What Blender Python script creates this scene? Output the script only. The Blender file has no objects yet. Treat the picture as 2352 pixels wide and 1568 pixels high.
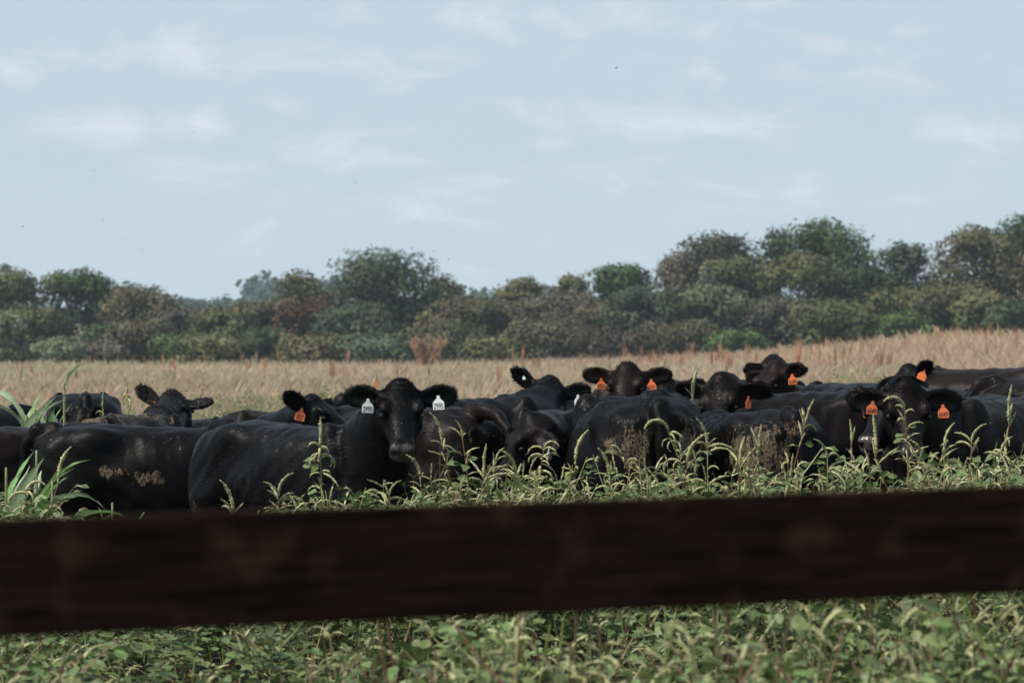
import bpy, math, random
import numpy as np
from mathutils import Vector, Matrix

R = math.radians
rng = np.random.default_rng(7)
random.seed(7)
scene = bpy.context.scene
COL = scene.collection

# ------------------------------------------------------------------ camera
CAM_H = 1.73
FPX = 8820.0                      # focal length in pixels of a 2352-wide picture of the place
cam_data = bpy.data.cameras.new('camera')
cam_data.lens = 135.0
cam_data.sensor_width = 36.0
cam_data.clip_start = 0.1
cam_data.clip_end = 12000.0
cam_data.dof.use_dof = True
cam_data.dof.focus_distance = 22.9
cam_data.dof.aperture_fstop = 7.1
cam = bpy.data.objects.new('camera', cam_data)
COL.objects.link(cam)
cam.location = (0.0, 0.0, CAM_H)
cam.rotation_euler = (R(90.0), 0.0, 0.0)
scene.camera = cam

# ------------------------------------------------------------------ sky, sun, exposure
SUN_EL, SUN_AZ = 52.0, 208.0      # azimuth counter-clockwise from +X; camera looks along +Y
sun_dir = Vector((math.cos(R(SUN_EL)) * math.cos(R(SUN_AZ)), math.cos(R(SUN_EL)) * math.sin(R(SUN_AZ)), math.sin(R(SUN_EL))))
world = bpy.data.worlds.new("World")
scene.world = world
world.use_nodes = True
wn, wl = world.node_tree.nodes, world.node_tree.links
wn.clear()
w_out = wn.new('ShaderNodeOutputWorld')
w_bg = wn.new('ShaderNodeBackground')
w_bg.inputs['Strength'].default_value = 0.071
sky = wn.new('ShaderNodeTexSky')
sky.sky_type = 'NISHITA'
sky.sun_disc = False
sky.sun_elevation = R(SUN_EL)
sky.sun_rotation = R(90.0 - SUN_AZ)
sky.air_density = 1.0
sky.dust_density = 0.35
sky.ozone_density = 1.6
tc = wn.new('ShaderNodeTexCoord')


def wmath(op, a, b=None, c=None):
    n = wn.new('ShaderNodeMath')
    n.operation = op
    for i, x in enumerate((a, b, c)):
        if x is None:
            continue
        if isinstance(x, (int, float)):
            n.inputs[i].default_value = x
        else:
            wl.new(x, n.inputs[i])
    return n.outputs[0]


# cumulus: stretched noise over the whole dome, with the banks seen over the tree line
mp = wn.new('ShaderNodeMapping')
mp.inputs['Scale'].default_value = (1.0, 1.0, 2.9)
wl.new(tc.outputs['Generated'], mp.inputs['Vector'])
nz = wn.new('ShaderNodeTexNoise')
nz.inputs['Scale'].default_value = 36.0
nz.inputs['Detail'].default_value = 7.0
nz.inputs['Roughness'].default_value = 0.64
nz.inputs['Distortion'].default_value = 0.6
wl.new(mp.outputs['Vector'], nz.inputs['Vector'])
bank = None
for (u, v, ru, rv, a) in ((470, 118, 300, 52, .95), (250, 285, 170, 62, 1.0), (470, 285, 60, 34, .9), (640, 245, 70, 34, .8),
                          (700, 365, 260, 30, .6), (1560, 278, 300, 42, .8), (1258, 326, 60, 18, .9), (2270, 305, 150, 40, 1.0),
                          (2000, 190, 120, 40, .6), (1250, 40, 500, 45, .6), (1600, 165, 160, 40, .6), (1900, 90, 160, 40, .5),
                          (1900, 440, 240, 40, .45), (20, 170, 60, 50, .9), (1120, 415, 70, 20, .5), (1000, 480, 500, 50, .35)):
    d = Vector(((u - 1176) / FPX, 1.0, -(v - 784) / FPX)).normalized()
    s = wn.new('ShaderNodeVectorMath')
    s.operation = 'SUBTRACT'
    wl.new(tc.outputs['Generated'], s.inputs[0])
    s.inputs[1].default_value = d
    m = wn.new('ShaderNodeVectorMath')
    m.operation = 'MULTIPLY'
    wl.new(s.outputs[0], m.inputs[0])
    m.inputs[1].default_value = (FPX / ru, FPX / ru, FPX / rv)
    ln = wn.new('ShaderNodeVectorMath')
    ln.operation = 'LENGTH'
    wl.new(m.outputs[0], ln.inputs[0])
    g = wmath('MULTIPLY', wmath('MAXIMUM', wmath('SUBTRACT', 1.5, ln.outputs['Value']), 0.0), a * .66)
    bank = g if bank is None else wmath('MAXIMUM', bank, g)
# outside the view the same broken cover goes on as plain noise
field = wmath('ADD', wmath('MULTIPLY', bank, 0.30), nz.outputs['Fac'])
ramp = wn.new('ShaderNodeMapRange')
ramp.interpolation_type = 'SMOOTHSTEP'
ramp.inputs['From Min'].default_value = 0.49
ramp.inputs['From Max'].default_value = 0.92
ramp.inputs['To Min'].default_value = 0.0
ramp.inputs['To Max'].default_value = 0.66
wl.new(field, ramp.inputs['Value'])
cloud_mix = wn.new('ShaderNodeMix')
cloud_mix.data_type = 'RGBA'
wl.new(ramp.outputs[0], cloud_mix.inputs['Factor'])
grade = wn.new('ShaderNodeMix')
grade.data_type = 'RGBA'
grade.inputs['Factor'].default_value = 0.82
grade.inputs[7].default_value = (6.25, 7.62, 8.92, 1)
wl.new(sky.outputs['Color'], grade.inputs[6])
wl.new(grade.outputs[2], cloud_mix.inputs[6])
cloud_mix.inputs[7].default_value = (9.2, 9.4, 9.9, 1)
wl.new(cloud_mix.outputs[2], w_bg.inputs['Color'])
wl.new(w_bg.outputs[0], w_out.inputs[0])

sun_data = bpy.data.lights.new('sun', 'SUN')
sun_data.energy = 4.9
sun_data.angle = R(0.5)
sun_data.color = (1.0, 0.945, 0.86)
sun = bpy.data.objects.new('sun', sun_data)
COL.objects.link(sun)
sun.rotation_euler = (-sun_dir).to_track_quat('-Z', 'Y').to_euler()
sun.location = (-30, -20, 40)

vs = scene.view_settings
vs.view_transform = 'Standard'
vs.look = 'None'
vs.exposure = 0.35
vs.gamma = 1.0
vs.use_curve_mapping = False
cy = scene.cycles
cy.use_denoising = True
cy.max_bounces = 6
cy.diffuse_bounces = 3
cy.glossy_bounces = 2
cy.transmission_bounces = 4
cy.transparent_max_bounces = 6
cy.volume_bounces = 1

# ------------------------------------------------------------------ helpers


def at(u, v, d):
    """the point of the place seen at (u, v) of the 2352-wide picture, d metres out"""
    return np.array([(u - 1176.0) / FPX * d, d, CAM_H - (v - 784.0) / FPX * d])


def sstep(a, b, x):
    t = np.clip((np.asarray(x, float) - a) / (b - a), 0, 1)
    return t * t * (3 - 2 * t)


def ground_z(x, y):
    x = np.asarray(x, float)
    y = np.asarray(y, float)
    yy = np.maximum(y, 1.0)
    near = 0.055 * np.clip(x, 0, 6) * sstep(21, 30, y)
    t = np.clip(x / yy, -.3, .3)
    far = np.interp(t, [-.133, -.02, .037, .07, .1, .133], [-.65, -.55, -.15, .3, .6, .8])
    w = sstep(40, 340, y)
    mound = .85 * sstep(11, 20, x) * np.exp(-((y - 175) / 60.0) ** 2)
    hill = 9.0 * sstep(600, 1500, y)
    return near * (1 - w) + far * w + mound + hill


def tag(o, label=None, cat=None, group=None, kind=None):
    if label:
        o['label'] = label
    if cat:
        o['category'] = cat
    if group:
        o['group'] = group
    if kind:
        o['kind'] = kind
    return o


def empty(name, loc, rz=0.0, s=1.0):
    o = bpy.data.objects.new(name, None)
    o.empty_display_size = 0.1
    COL.objects.link(o)
    o.location = loc
    o.rotation_euler = (0, 0, rz)
    o.scale = (s, s, s)
    return o


def mesh_from(name, V, faces, mats=(), smooth=False, attrs=None, colors=None, face_mat=None):
    """faces: list of (n,k) int arrays"""
    me = bpy.data.meshes.new(name)
    V = np.asarray(V, np.float32)
    faces = [np.asarray(f, np.int32) for f in faces if len(f)]
    nl = sum(f.size for f in faces)
    nf = sum(len(f) for f in faces)
    me.vertices.add(len(V))
    me.vertices.foreach_set('co', V.ravel())
    me.loops.add(nl)
    me.polygons.add(nf)
    me.loops.foreach_set('vertex_index', np.concatenate([f.ravel() for f in faces]))
    sizes = np.concatenate([np.full(len(f), f.shape[1], np.int32) for f in faces])
    starts = np.concatenate([[0], np.cumsum(sizes)[:-1]]).astype(np.int32)
    me.polygons.foreach_set('loop_start', starts)
    if face_mat is not None:
        me.polygons.foreach_set('material_index', np.asarray(face_mat, np.int32))
    me.polygons.foreach_set('use_smooth', np.full(nf, bool(smooth)))
    for k, a in (attrs or {}).items():
        at_ = me.attributes.new(k, 'FLOAT', 'POINT')
        at_.data.foreach_set('value', np.asarray(a, np.float32))
    if colors is not None:
        c = np.asarray(colors, np.float32)
        if c.shape[1] == 3:
            c = np.concatenate([c, np.ones((len(c), 1), np.float32)], 1)
        at_ = me.attributes.new('tint', 'FLOAT_COLOR', 'POINT')
        at_.data.foreach_set('color', c.ravel())
    for m in mats:
        me.materials.append(m)
    me.update(calc_edges=True)
    me.validate()
    return me


def link(name, me, parent=None):
    o = bpy.data.objects.new(name, me)
    COL.objects.link(o)
    if parent is not None:
        o.parent = parent
    return o


class Acc:
    """collects vertices, triangles and colours into one mesh"""
    def __init__(s):
        s.V, s.T, s.C, s.n = [], [], [], 0

    def add(s, V, T, C):
        V = np.asarray(V, np.float32)
        s.V.append(V)
        s.T.append(np.asarray(T, np.int32) + s.n)
        C = np.asarray(C, np.float32)
        if C.ndim == 1:
            C = np.tile(C, (len(V), 1))
        s.C.append(C)
        s.n += len(V)

    def get(s):
        return np.concatenate(s.V), np.concatenate(s.T), np.concatenate(s.C)

    def mesh(s, name, mats, smooth=False):
        V, T, C = s.get()
        return mesh_from(name, V, [T], mats, smooth, colors=C)


def unit(v):
    v = np.asarray(v, float)
    return v / (np.linalg.norm(v, axis=-1, keepdims=True) + 1e-9)


def tube(P, r, sides=5, cap=True):
    """tapered tube along the points P with radii r -> V, T"""
    P = np.asarray(P, float)
    r = np.broadcast_to(np.asarray(r, float), (len(P),))
    d = unit(np.gradient(P, axis=0))
    ref = np.array([0.31, 0.95, 0.05]) if abs(d[0][2]) > .8 else np.array([0.0, 0.0, 1.0])
    a = unit(np.cross(d, ref))
    b = np.cross(d, a)
    ang = np.arange(sides) * 2 * math.pi / sides
    V = (P[:, None] + r[:, None, None] * (np.cos(ang)[None, :, None] * a[:, None] + np.sin(ang)[None, :, None] * b[:, None])).reshape(-1, 3)
    T = []
    for i in range(len(P) - 1):
        for j in range(sides):
            k = (j + 1) % sides
            A, B, Cc, D = i * sides + j, i * sides + k, (i + 1) * sides + k, (i + 1) * sides + j
            T += [(A, B, Cc), (A, Cc, D)]
    if cap:
        V = np.concatenate([V, P[-1:] + d[-1:] * r[-1]])
        e = len(V) - 1
        o = (len(P) - 1) * sides
        T += [(o + j, o + (j + 1) % sides, e) for j in range(sides)]
    return V, np.array(T)


# ------------------------------------------------------------------ materials


def new_mat(name):
    m = bpy.data.materials.new(name)
    m.use_nodes = True
    nt = m.node_tree
    nt.nodes.clear()
    out = nt.nodes.new('ShaderNodeOutputMaterial')
    return m, nt.nodes, nt.links, out


def principled(nodes, **kw):
    p = nodes.new('ShaderNodeBsdfPrincipled')
    for k, v in kw.items():
        p.inputs[k].default_value = v
    return p


def foliage_mat(name, rough=0.55, trans=0.3, var=0.35, scale=9.0, spec=0.35):
    m, n, l, out = new_mat(name)
    a = n.new('ShaderNodeAttribute')
    a.attribute_name = 'tint'
    t = n.new('ShaderNodeTexCoord')
    nz_ = n.new('ShaderNodeTexNoise')
    nz_.inputs['Scale'].default_value = scale
    nz_.inputs['Detail'].default_value = 3
    l.new(t.outputs['Object'], nz_.inputs['Vector'])
    mr = n.new('ShaderNodeMapRange')
    mr.inputs['From Min'].default_value = .3
    mr.inputs['From Max'].default_value = .7
    mr.inputs['To Min'].default_value = 1 - var
    mr.inputs['To Max'].default_value = 1 + var
    l.new(nz_.outputs['Fac'], mr.inputs['Value'])
    mul = n.new('ShaderNodeVectorMath')
    mul.operation = 'SCALE'
    l.new(a.outputs['Color'], mul.inputs[0])
    l.new(mr.outputs[0], mul.inputs['Scale'])
    p = principled(n, Roughness=rough)
    p.inputs['Specular IOR Level'].default_value = spec
    l.new(mul.outputs[0], p.inputs['Base Color'])
    tr = n.new('ShaderNodeBsdfTranslucent')
    l.new(mul.outputs[0], tr.inputs['Color'])
    mx = n.new('ShaderNodeMixShader')
    mx.inputs[0].default_value = trans
    l.new(p.outputs[0], mx.inputs[1])
    l.new(tr.outputs[0], mx.inputs[2])
    l.new(mx.outputs[0], out.inputs[0])
    return m


M_WEED = foliage_mat('weed_green', .5, .3, .3, 40)
M_CORN = foliage_mat('corn_green', .42, .28, .25, 60, .5)
M_GRASS = foliage_mat('dry_grass', .7, .3, .2, 2.0, .2)
M_TREE = foliage_mat('tree_leaves', .7, .2, .18, .4, .2)


def plain_mat(name, col, rough=.6, spec=.4, noise=0.0, scale=30.0, bump=0.0):
    m, n, l, out = new_mat(name)
    p = principled(n, Roughness=rough)
    p.inputs['Specular IOR Level'].default_value = spec
    p.inputs['Base Color'].default_value = (*col, 1)
    t = n.new('ShaderNodeTexCoord')
    nz_ = n.new('ShaderNodeTexNoise')
    nz_.inputs['Scale'].default_value = scale
    nz_.inputs['Detail'].default_value = 5
    l.new(t.outputs['Object'], nz_.inputs['Vector'])
    if noise:
        cr = n.new('ShaderNodeValToRGB')
        cr.color_ramp.elements[0].color = (*[c * (1 - noise) for c in col], 1)
        cr.color_ramp.elements[1].color = (*[min(1, c * (1 + noise)) for c in col], 1)
        cr.color_ramp.elements[0].position = .3
        cr.color_ramp.elements[1].position = .7
        l.new(nz_.outputs['Fac'], cr.inputs[0])
        l.new(cr.outputs[0], p.inputs['Base Color'])
    if bump:
        b = n.new('ShaderNodeBump')
        b.inputs['Strength'].default_value = bump
        b.inputs['Distance'].default_value = .02
        l.new(nz_.outputs['Fac'], b.inputs['Height'])
        l.new(b.outputs[0], p.inputs['Normal'])
    l.new(p.outputs[0], out.inputs[0])
    return m


M_BARK = plain_mat('bark', (.075, .06, .05), .85, .2, .4, 3.0, .4)
M_EYE = plain_mat('cow_eye', (.006, .004, .003), .06, .6)
M_TAG_W = plain_mat('white_tag_plastic', (.80, .80, .77), .38, .4, .06, 60)
M_TAG_O = plain_mat('orange_tag_plastic', (.74, .185, .06), .38, .4, .10, 60)
M_INK = plain_mat('tag_ink', (.02, .018, .018), .6, .2)
M_FLY = plain_mat('fly_black', (.012, .011, .012), .4, .4)
M_WING = plain_mat('butterfly_orange', (.45, .15, .07), .6, .2, .3, 120)


def fur_material():
    m, n, l, out = new_mat('black_coat')

    def attr(k):
        a = n.new('ShaderNodeAttribute')
        a.attribute_name = k
        return a.outputs['Fac']

    def mixc(f, a, b):
        x = n.new('ShaderNodeMix')
        x.data_type = 'RGBA'
        if hasattr(f, 'links'):
            l.new(f, x.inputs['Factor'])
        else:
            x.inputs['Factor'].default_value = f
        for i, c in ((6, a), (7, b)):
            if hasattr(c, 'links'):
                l.new(c, x.inputs[i])
            else:
                x.inputs[i].default_value = (*c, 1)
        return x.outputs[2]

    def mth(op, a, b=None, clamp=False):
        x = n.new('ShaderNodeMath')
        x.operation = op
        x.use_clamp = clamp
        for i, c in enumerate((a, b)):
            if c is None:
                continue
            if hasattr(c, 'links'):
                l.new(c, x.inputs[i])
            else:
                x.inputs[i].default_value = c
        return x.outputs[0]

    def noise(sc, det=4, rough=.55, stretch=None):
        x = n.new('ShaderNodeTexNoise')
        x.inputs['Scale'].default_value = sc
        x.inputs['Detail'].default_value = det
        x.inputs['Roughness'].default_value = rough
        if stretch:
            mp_ = n.new('ShaderNodeMapping')
            mp_.inputs['Scale'].default_value = stretch
            l.new(t.outputs['Object'], mp_.inputs['Vector'])
            l.new(mp_.outputs[0], x.inputs['Vector'])
        else:
            l.new(t.outputs['Object'], x.inputs['Vector'])
        return x.outputs['Fac']

    t = n.new('ShaderNodeTexCoord')
    n1 = noise(5.0, 3)
    n2 = noise(30.0, 6, .65, (1.0, 1.0, .42))
    n3 = noise(16.0, 5, .6, (1.0, 1.0, .35))
    base = mixc(n1, (.0012, .0012, .0014), (.0026, .0025, .0028))
    brown = mth('MULTIPLY', attr('brown'), n3, True)
    base = mixc(brown, base, (.024, .013, .009))
    # dried mud: caked in scales that part along the coat
    vo = n.new('ShaderNodeTexVoronoi')
    vo.feature = 'DISTANCE_TO_EDGE'
    vo.inputs['Scale'].default_value = 44.0
    mp_ = n.new('ShaderNodeMapping')
    mp_.inputs['Scale'].default_value = (1, 1, .45)
    l.new(t.outputs['Object'], mp_.inputs['Vector'])
    add = n.new('ShaderNodeVectorMath')
    add.operation = 'ADD'
    wob = n.new('ShaderNodeTexNoise')
    wob.inputs['Scale'].default_value = 18
    l.new(t.outputs['Object'], wob.inputs['Vector'])
    sc_ = n.new('ShaderNodeVectorMath')
    sc_.operation = 'SCALE'
    sc_.inputs['Scale'].default_value = .10
    l.new(wob.outputs['Color'], sc_.inputs[0])
    l.new(mp_.outputs[0], add.inputs[0])
    l.new(sc_.outputs[0], add.inputs[1])
    l.new(add.outputs[0], vo.inputs['Vector'])
    crack = mth('MULTIPLY', mth('SUBTRACT', vo.outputs['Distance'], .035), 14.0, True)
    edge = mth('ADD', attr('mud'), mth('MULTIPLY', mth('SUBTRACT', n2, .5), 2.6))
    mudm = mth('MULTIPLY', mth('MULTIPLY', mth('SUBTRACT', edge, .52), 5.0, True), crack)
    # crumbs of dirt scattered on the back
    crumb = mth('MULTIPLY', mth('MULTIPLY', mth('SUBTRACT', noise(75.0, 3), .70), 16.0, True), attr('dust'))
    mudm = mth('MAXIMUM', mudm, crumb)
    mudc = mixc(n2, (.062, .046, .031), (.185, .142, .096))
    base = mixc(mudm, base, mudc)
    strand = attr('strand')
    sheen_tint = mixc(strand, base, (.0105, .0120, .0160))  # bluish sheen of the coat painted into random strands
    lifted = mixc(mth('MULTIPLY', mth('SUBTRACT', 1.0, mudm), mth('GREATER_THAN', strand, .001)), base, sheen_tint)
    base = mixc(attr('skin'), lifted, mixc(noise(90.0, 3), (.026, .022, .022), (.075, .062, .058)))
    p = principled(n)
    l.new(base, p.inputs['Base Color'])
    rg = mth('ADD', .45, mth('MULTIPLY', mudm, .45))
    rg = mth('SUBTRACT', rg, mth('MULTIPLY', attr('skin'), .20))
    rg = mth('SUBTRACT', rg, mth('MULTIPLY', strand, .22))
    l.new(rg, p.inputs['Roughness'])
    l.new(mth('ADD', mth('MULTIPLY', mth('SUBTRACT', 1.0, mudm), .075), mth('ADD', mth('MULTIPLY', attr('skin'), .2), mth('MULTIPLY', strand, .38))), p.inputs['Specular IOR Level'])
    b = n.new('ShaderNodeBump')
    b.inputs['Strength'].default_value = .30
    b.inputs['Distance'].default_value = .010
    l.new(mth('ADD', mth('ADD', noise(60.0, 4, .6, (.5, .5, 1)), mth('MULTIPLY', n3, .9)), mudm), b.inputs['Height'])
    l.new(b.outputs[0], p.inputs['Normal'])
    l.new(p.outputs[0], out.inputs[0])
    return m


M_FUR = fur_material()


def ground_material():
    m, n, l, out = new_mat('field_soil_and_litter')
    t = n.new('ShaderNodeTexCoord')
    a = n.new('ShaderNodeTexNoise')
    a.inputs['Scale'].default_value = .09
    a.inputs['Detail'].default_value = 9
    a.inputs['Roughness'].default_value = .65
    l.new(t.outputs['Object'], a.inputs['Vector'])
    cr = n.new('ShaderNodeValToRGB')
    e = cr.color_ramp.elements
    e[0].position, e[0].color = .32, (.16, .145, .08, 1)
    e[1].position, e[1].color = .66, (.33, .27, .185, 1)
    x = e.new(.48)
    x.color = (.25, .195, .125, 1)
    l.new(a.outputs['Fac'], cr.inputs[0])
    p = principled(n, Roughness=.95)
    p.inputs['Specular IOR Level'].default_value = .1
    sx = n.new('ShaderNodeSeparateXYZ')
    l.new(t.outputs['Object'], sx.inputs[0])
    ad = n.new('ShaderNodeMath')
    ad.operation = 'MULTIPLY_ADD'
    ad.inputs[1].default_value = 9.0
    l.new(a.outputs['Fac'], ad.inputs[0])
    l.new(sx.outputs['Y'], ad.inputs[2])
    gap_fade = n.new('ShaderNodeMapRange')
    gap_fade.inputs['From Min'].default_value = 33.0
    gap_fade.inputs['From Max'].default_value = 46.0
    l.new(ad.outputs[0], gap_fade.inputs['Value'])
    gap_shade = n.new('ShaderNodeMix')
    gap_shade.data_type = 'RGBA'
    gap_shade.inputs[6].default_value = (.040, .032, .020, 1)  # near ground painted dark to give shaded gaps between the weeds
    l.new(gap_fade.outputs[0], gap_shade.inputs['Factor'])
    l.new(cr.outputs[0], gap_shade.inputs[7])
    l.new(gap_shade.outputs[2], p.inputs['Base Color'])
    b = n.new('ShaderNodeBump')
    b.inputs['Distance'].default_value = .05
    f = n.new('ShaderNodeTexNoise')
    f.inputs['Scale'].default_value = 6
    f.inputs['Detail'].default_value = 8
    l.new(t.outputs['Object'], f.inputs['Vector'])
    l.new(f.outputs['Fac'], b.inputs['Height'])
    l.new(b.outputs[0], p.inputs['Normal'])
    l.new(p.outputs[0], out.inputs[0])
    return m


def wood_material():
    m, n, l, out = new_mat('black_stained_board')
    t = n.new('ShaderNodeTexCoord')
    mp_ = n.new('ShaderNodeMapping')
    mp_.inputs['Scale'].default_value = (1.2, 20, 20)
    l.new(t.outputs['Object'], mp_.inputs['Vector'])
    a = n.new('ShaderNodeTexNoise')
    a.inputs['Scale'].default_value = 4
    a.inputs['Detail'].default_value = 8
    a.inputs['Distortion'].default_value = .6
    l.new(mp_.outputs[0], a.inputs['Vector'])
    s = n.new('ShaderNodeTexNoise')
    s.inputs['Scale'].default_value = 12
    s.inputs['Detail'].default_value = 5
    l.new(t.outputs['Object'], s.inputs['Vector'])
    cr = n.new('ShaderNodeValToRGB')
    e = cr.color_ramp.elements
    e[0].position, e[0].color = .35, (.0078, .0048, .0030, 1)
    e[1].position, e[1].color = .75, (.0260, .0160, .0090, 1)
    l.new(a.outputs['Fac'], cr.inputs[0])
    mx = n.new('ShaderNodeMix')
    mx.data_type = 'RGBA'
    mr = n.new('ShaderNodeMapRange')
    mr.inputs['From Min'].default_value = .55
    mr.inputs['From Max'].default_value = .78
    l.new(s.outputs['Fac'], mr.inputs['Value'])
    l.new(mr.outputs[0], mx.inputs['Factor'])
    l.new(cr.outputs[0], mx.inputs[6])
    mx.inputs[7].default_value = (.045, .029, .016, 1)
    p = principled(n, Roughness=.85)
    p.inputs['Specular IOR Level'].default_value = .03
    l.new(mx.outputs[2], p.inputs['Base Color'])
    b = n.new('ShaderNodeBump')
    b.inputs['Strength'].default_value = .6
    b.inputs['Distance'].default_value = .004
    l.new(a.outputs['Fac'], b.inputs['Height'])
    l.new(b.outputs[0], p.inputs['Normal'])
    l.new(p.outputs[0], out.inputs[0])
    return m


# ------------------------------------------------------------------ ground
M_GROUND = ground_material()
xs = np.concatenate([-np.geomspace(3000, 45, 26), np.linspace(-40, 40, 61), np.geomspace(45, 3000, 26)])
ys = np.concatenate([np.linspace(-600, -20, 8), np.linspace(-15, 60, 60), np.geomspace(63, 4200, 90)])
gx, gy = np.meshgrid(xs, ys)
gz = ground_z(gx, gy)
nx, ny = len(xs), len(ys)
ii, jj = np.meshgrid(np.arange(nx - 1), np.arange(ny - 1))
q = (jj * nx + ii).ravel()
GF = np.stack([q, q + 1, q + nx + 1, q + nx], 1)
ground = link('ground', mesh_from('ground', np.stack([gx.ravel(), gy.ravel(), gz.ravel()], 1), [GF], [M_GROUND], True))
tag(ground, kind='structure')

# ------------------------------------------------------------------ air: thin haze over the valley


def box_mesh(name, lo, hi, mats, bevel=0.0):
    x0, y0, z0 = lo
    x1, y1, z1 = hi
    V = [(x0, y0, z0), (x1, y0, z0), (x1, y1, z0), (x0, y1, z0), (x0, y0, z1), (x1, y0, z1), (x1, y1, z1), (x0, y1, z1)]
    F = [(0, 3, 2, 1), (4, 5, 6, 7), (0, 1, 5, 4), (1, 2, 6, 5), (2, 3, 7, 6), (3, 0, 4, 7)]
    me = mesh_from(name, V, [F], mats)
    if bevel:
        import bmesh
        bm = bmesh.new()
        bm.from_mesh(me)
        bmesh.ops.bevel(bm, geom=bm.edges[:], offset=bevel, segments=2, profile=.6, affect='EDGES')
        bm.to_mesh(me)
        bm.free()
    return me


m, n, l, out = new_mat('valley_haze')
pv = n.new('ShaderNodeVolumePrincipled')
pv.inputs['Color'].default_value = (.62, .80, .98, 1)
pv.inputs['Density'].default_value = 0.00012
pv.inputs['Anisotropy'].default_value = 0.2
l.new(pv.outputs[0], out.inputs['Volume'])
M_HAZE = m
haze = link('haze', box_mesh('haze', (-3200, -700, -2.2), (3200, 4400, 46), [M_HAZE]))
tag(haze, kind='stuff')

# ------------------------------------------------------------------ fence in front of the lens
M_BOARD = wood_material()
fA = at(0, 1328, 4.95)
fB = at(2352, 1238, 5.45)
fdir = unit((fB - fA)[:2])
fang = math.atan2(fdir[1], fdir[0])
fmid = (fA + fB) / 2
fence = empty('board_fence', (fmid[0], fmid[1], 0), fang)
fence.rotation_euler[1] = -math.atan2(fB[2] - fA[2], float(np.linalg.norm((fB - fA)[:2])))
tag(fence, 'black stained board fence crossing the foreground, out of focus', 'fence')
for k, zc in enumerate((1.4375, 1.06, .66, .28)):
    b = link('board', box_mesh('board', (-2.44, -.012, zc - .0765), (2.44, .012, zc + .0765), [M_BOARD], .004), fence)
for x in (-2.36, 2.36):
    p = link('post', box_mesh('post', (x - .06, .014, -.3), (x + .06, .13, 1.62), [M_BOARD], .008), fence)
# ------------------------------------------------------------------ cattle: one smooth skin per animal from blended solids


def smooth_table(pts, n=240):
    pts = np.array(pts, float)
    x = np.linspace(pts[0, 0], pts[-1, 0], n)
    k = np.hanning(19)
    k /= k.sum()
    res = [x]
    for c in range(1, pts.shape[1]):
        y = np.interp(x, pts[:, 0], pts[:, c])
        yp = np.concatenate([2 * y[0] - y[9:0:-1], y, 2 * y[-1] - y[-2:-11:-1]])
        res.append(np.convolve(yp, k, 'valid'))
    return res


#            x      top    bottom  half width
TRUNK = smooth_table([(-.86, 1.10, .92, .05), (-.82, 1.165, .80, .15), (-.74, 1.235, .70, .225), (-.60, 1.285, .66, .275), (-.44, 1.305, .64, .305),
                      (-.22, 1.285, .56, .335), (.02, 1.275, .51, .36), (.24, 1.268, .50, .345), (.42, 1.268, .50, .30), (.56, 1.245, .52, .255),
                      (.68, 1.19, .56, .22), (.78, 1.11, .62, .17), (.86, 1.02, .72, .07)])
#           t     top     bottom  half width
HS = .93
HEAD = smooth_table(HS * np.array([(-.06, -.02, -.08, .03), (-.035, .015, -.12, .075), (.01, .045, -.155, .112), (.07, .060, -.19, .136), (.13, .060, -.215, .143),
                     (.19, .048, -.222, .136), (.25, .034, -.205, .112), (.32, .024, -.175, .092), (.38, .018, -.155, .084), (.43, .016, -.150, .088),
                     (.47, .006, -.145, .089), (.497, -.016, -.128, .074), (.517, -.05, -.10, .035)]))


def d_capsule(P, a, b, r1, r2):
    a = np.array(a, np.float32)
    b = np.array(b, np.float32)
    ba = b - a
    pa = P - a
    h = np.clip((pa @ ba) / (ba @ ba), 0, 1)
    return np.linalg.norm(pa - h[..., None] * ba, axis=-1) - (r1 + (r2 - r1) * h)


def d_ellipsoid(P, c, r, M=None):
    p = P - np.array(c, np.float32)
    if M is not None:
        p = p @ np.array(M, np.float32).T
    r = np.array(r, np.float32)
    k0 = np.linalg.norm(p / r, axis=-1)
    k1 = np.linalg.norm(p / (r * r), axis=-1) + 1e-6
    return k0 * (k0 - 1) / k1


def d_loft(t, a, b, tab, n):
    x, top, bot, w = tab
    T = np.interp(t, x, top)
    B = np.interp(t, x, bot)
    W = np.interp(t, x, w)
    h = np.maximum((T - B) / 2, .01)
    c = (T + B) / 2
    W = np.maximum(W, .01)
    qn = ((np.abs(b) / W) ** n + (np.abs(a - c) / h) ** n) ** (1.0 / n)
    d = (qn - 1) * np.minimum(h, W)
    return np.maximum(d, np.maximum(t - x[-1], x[0] - t))


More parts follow.
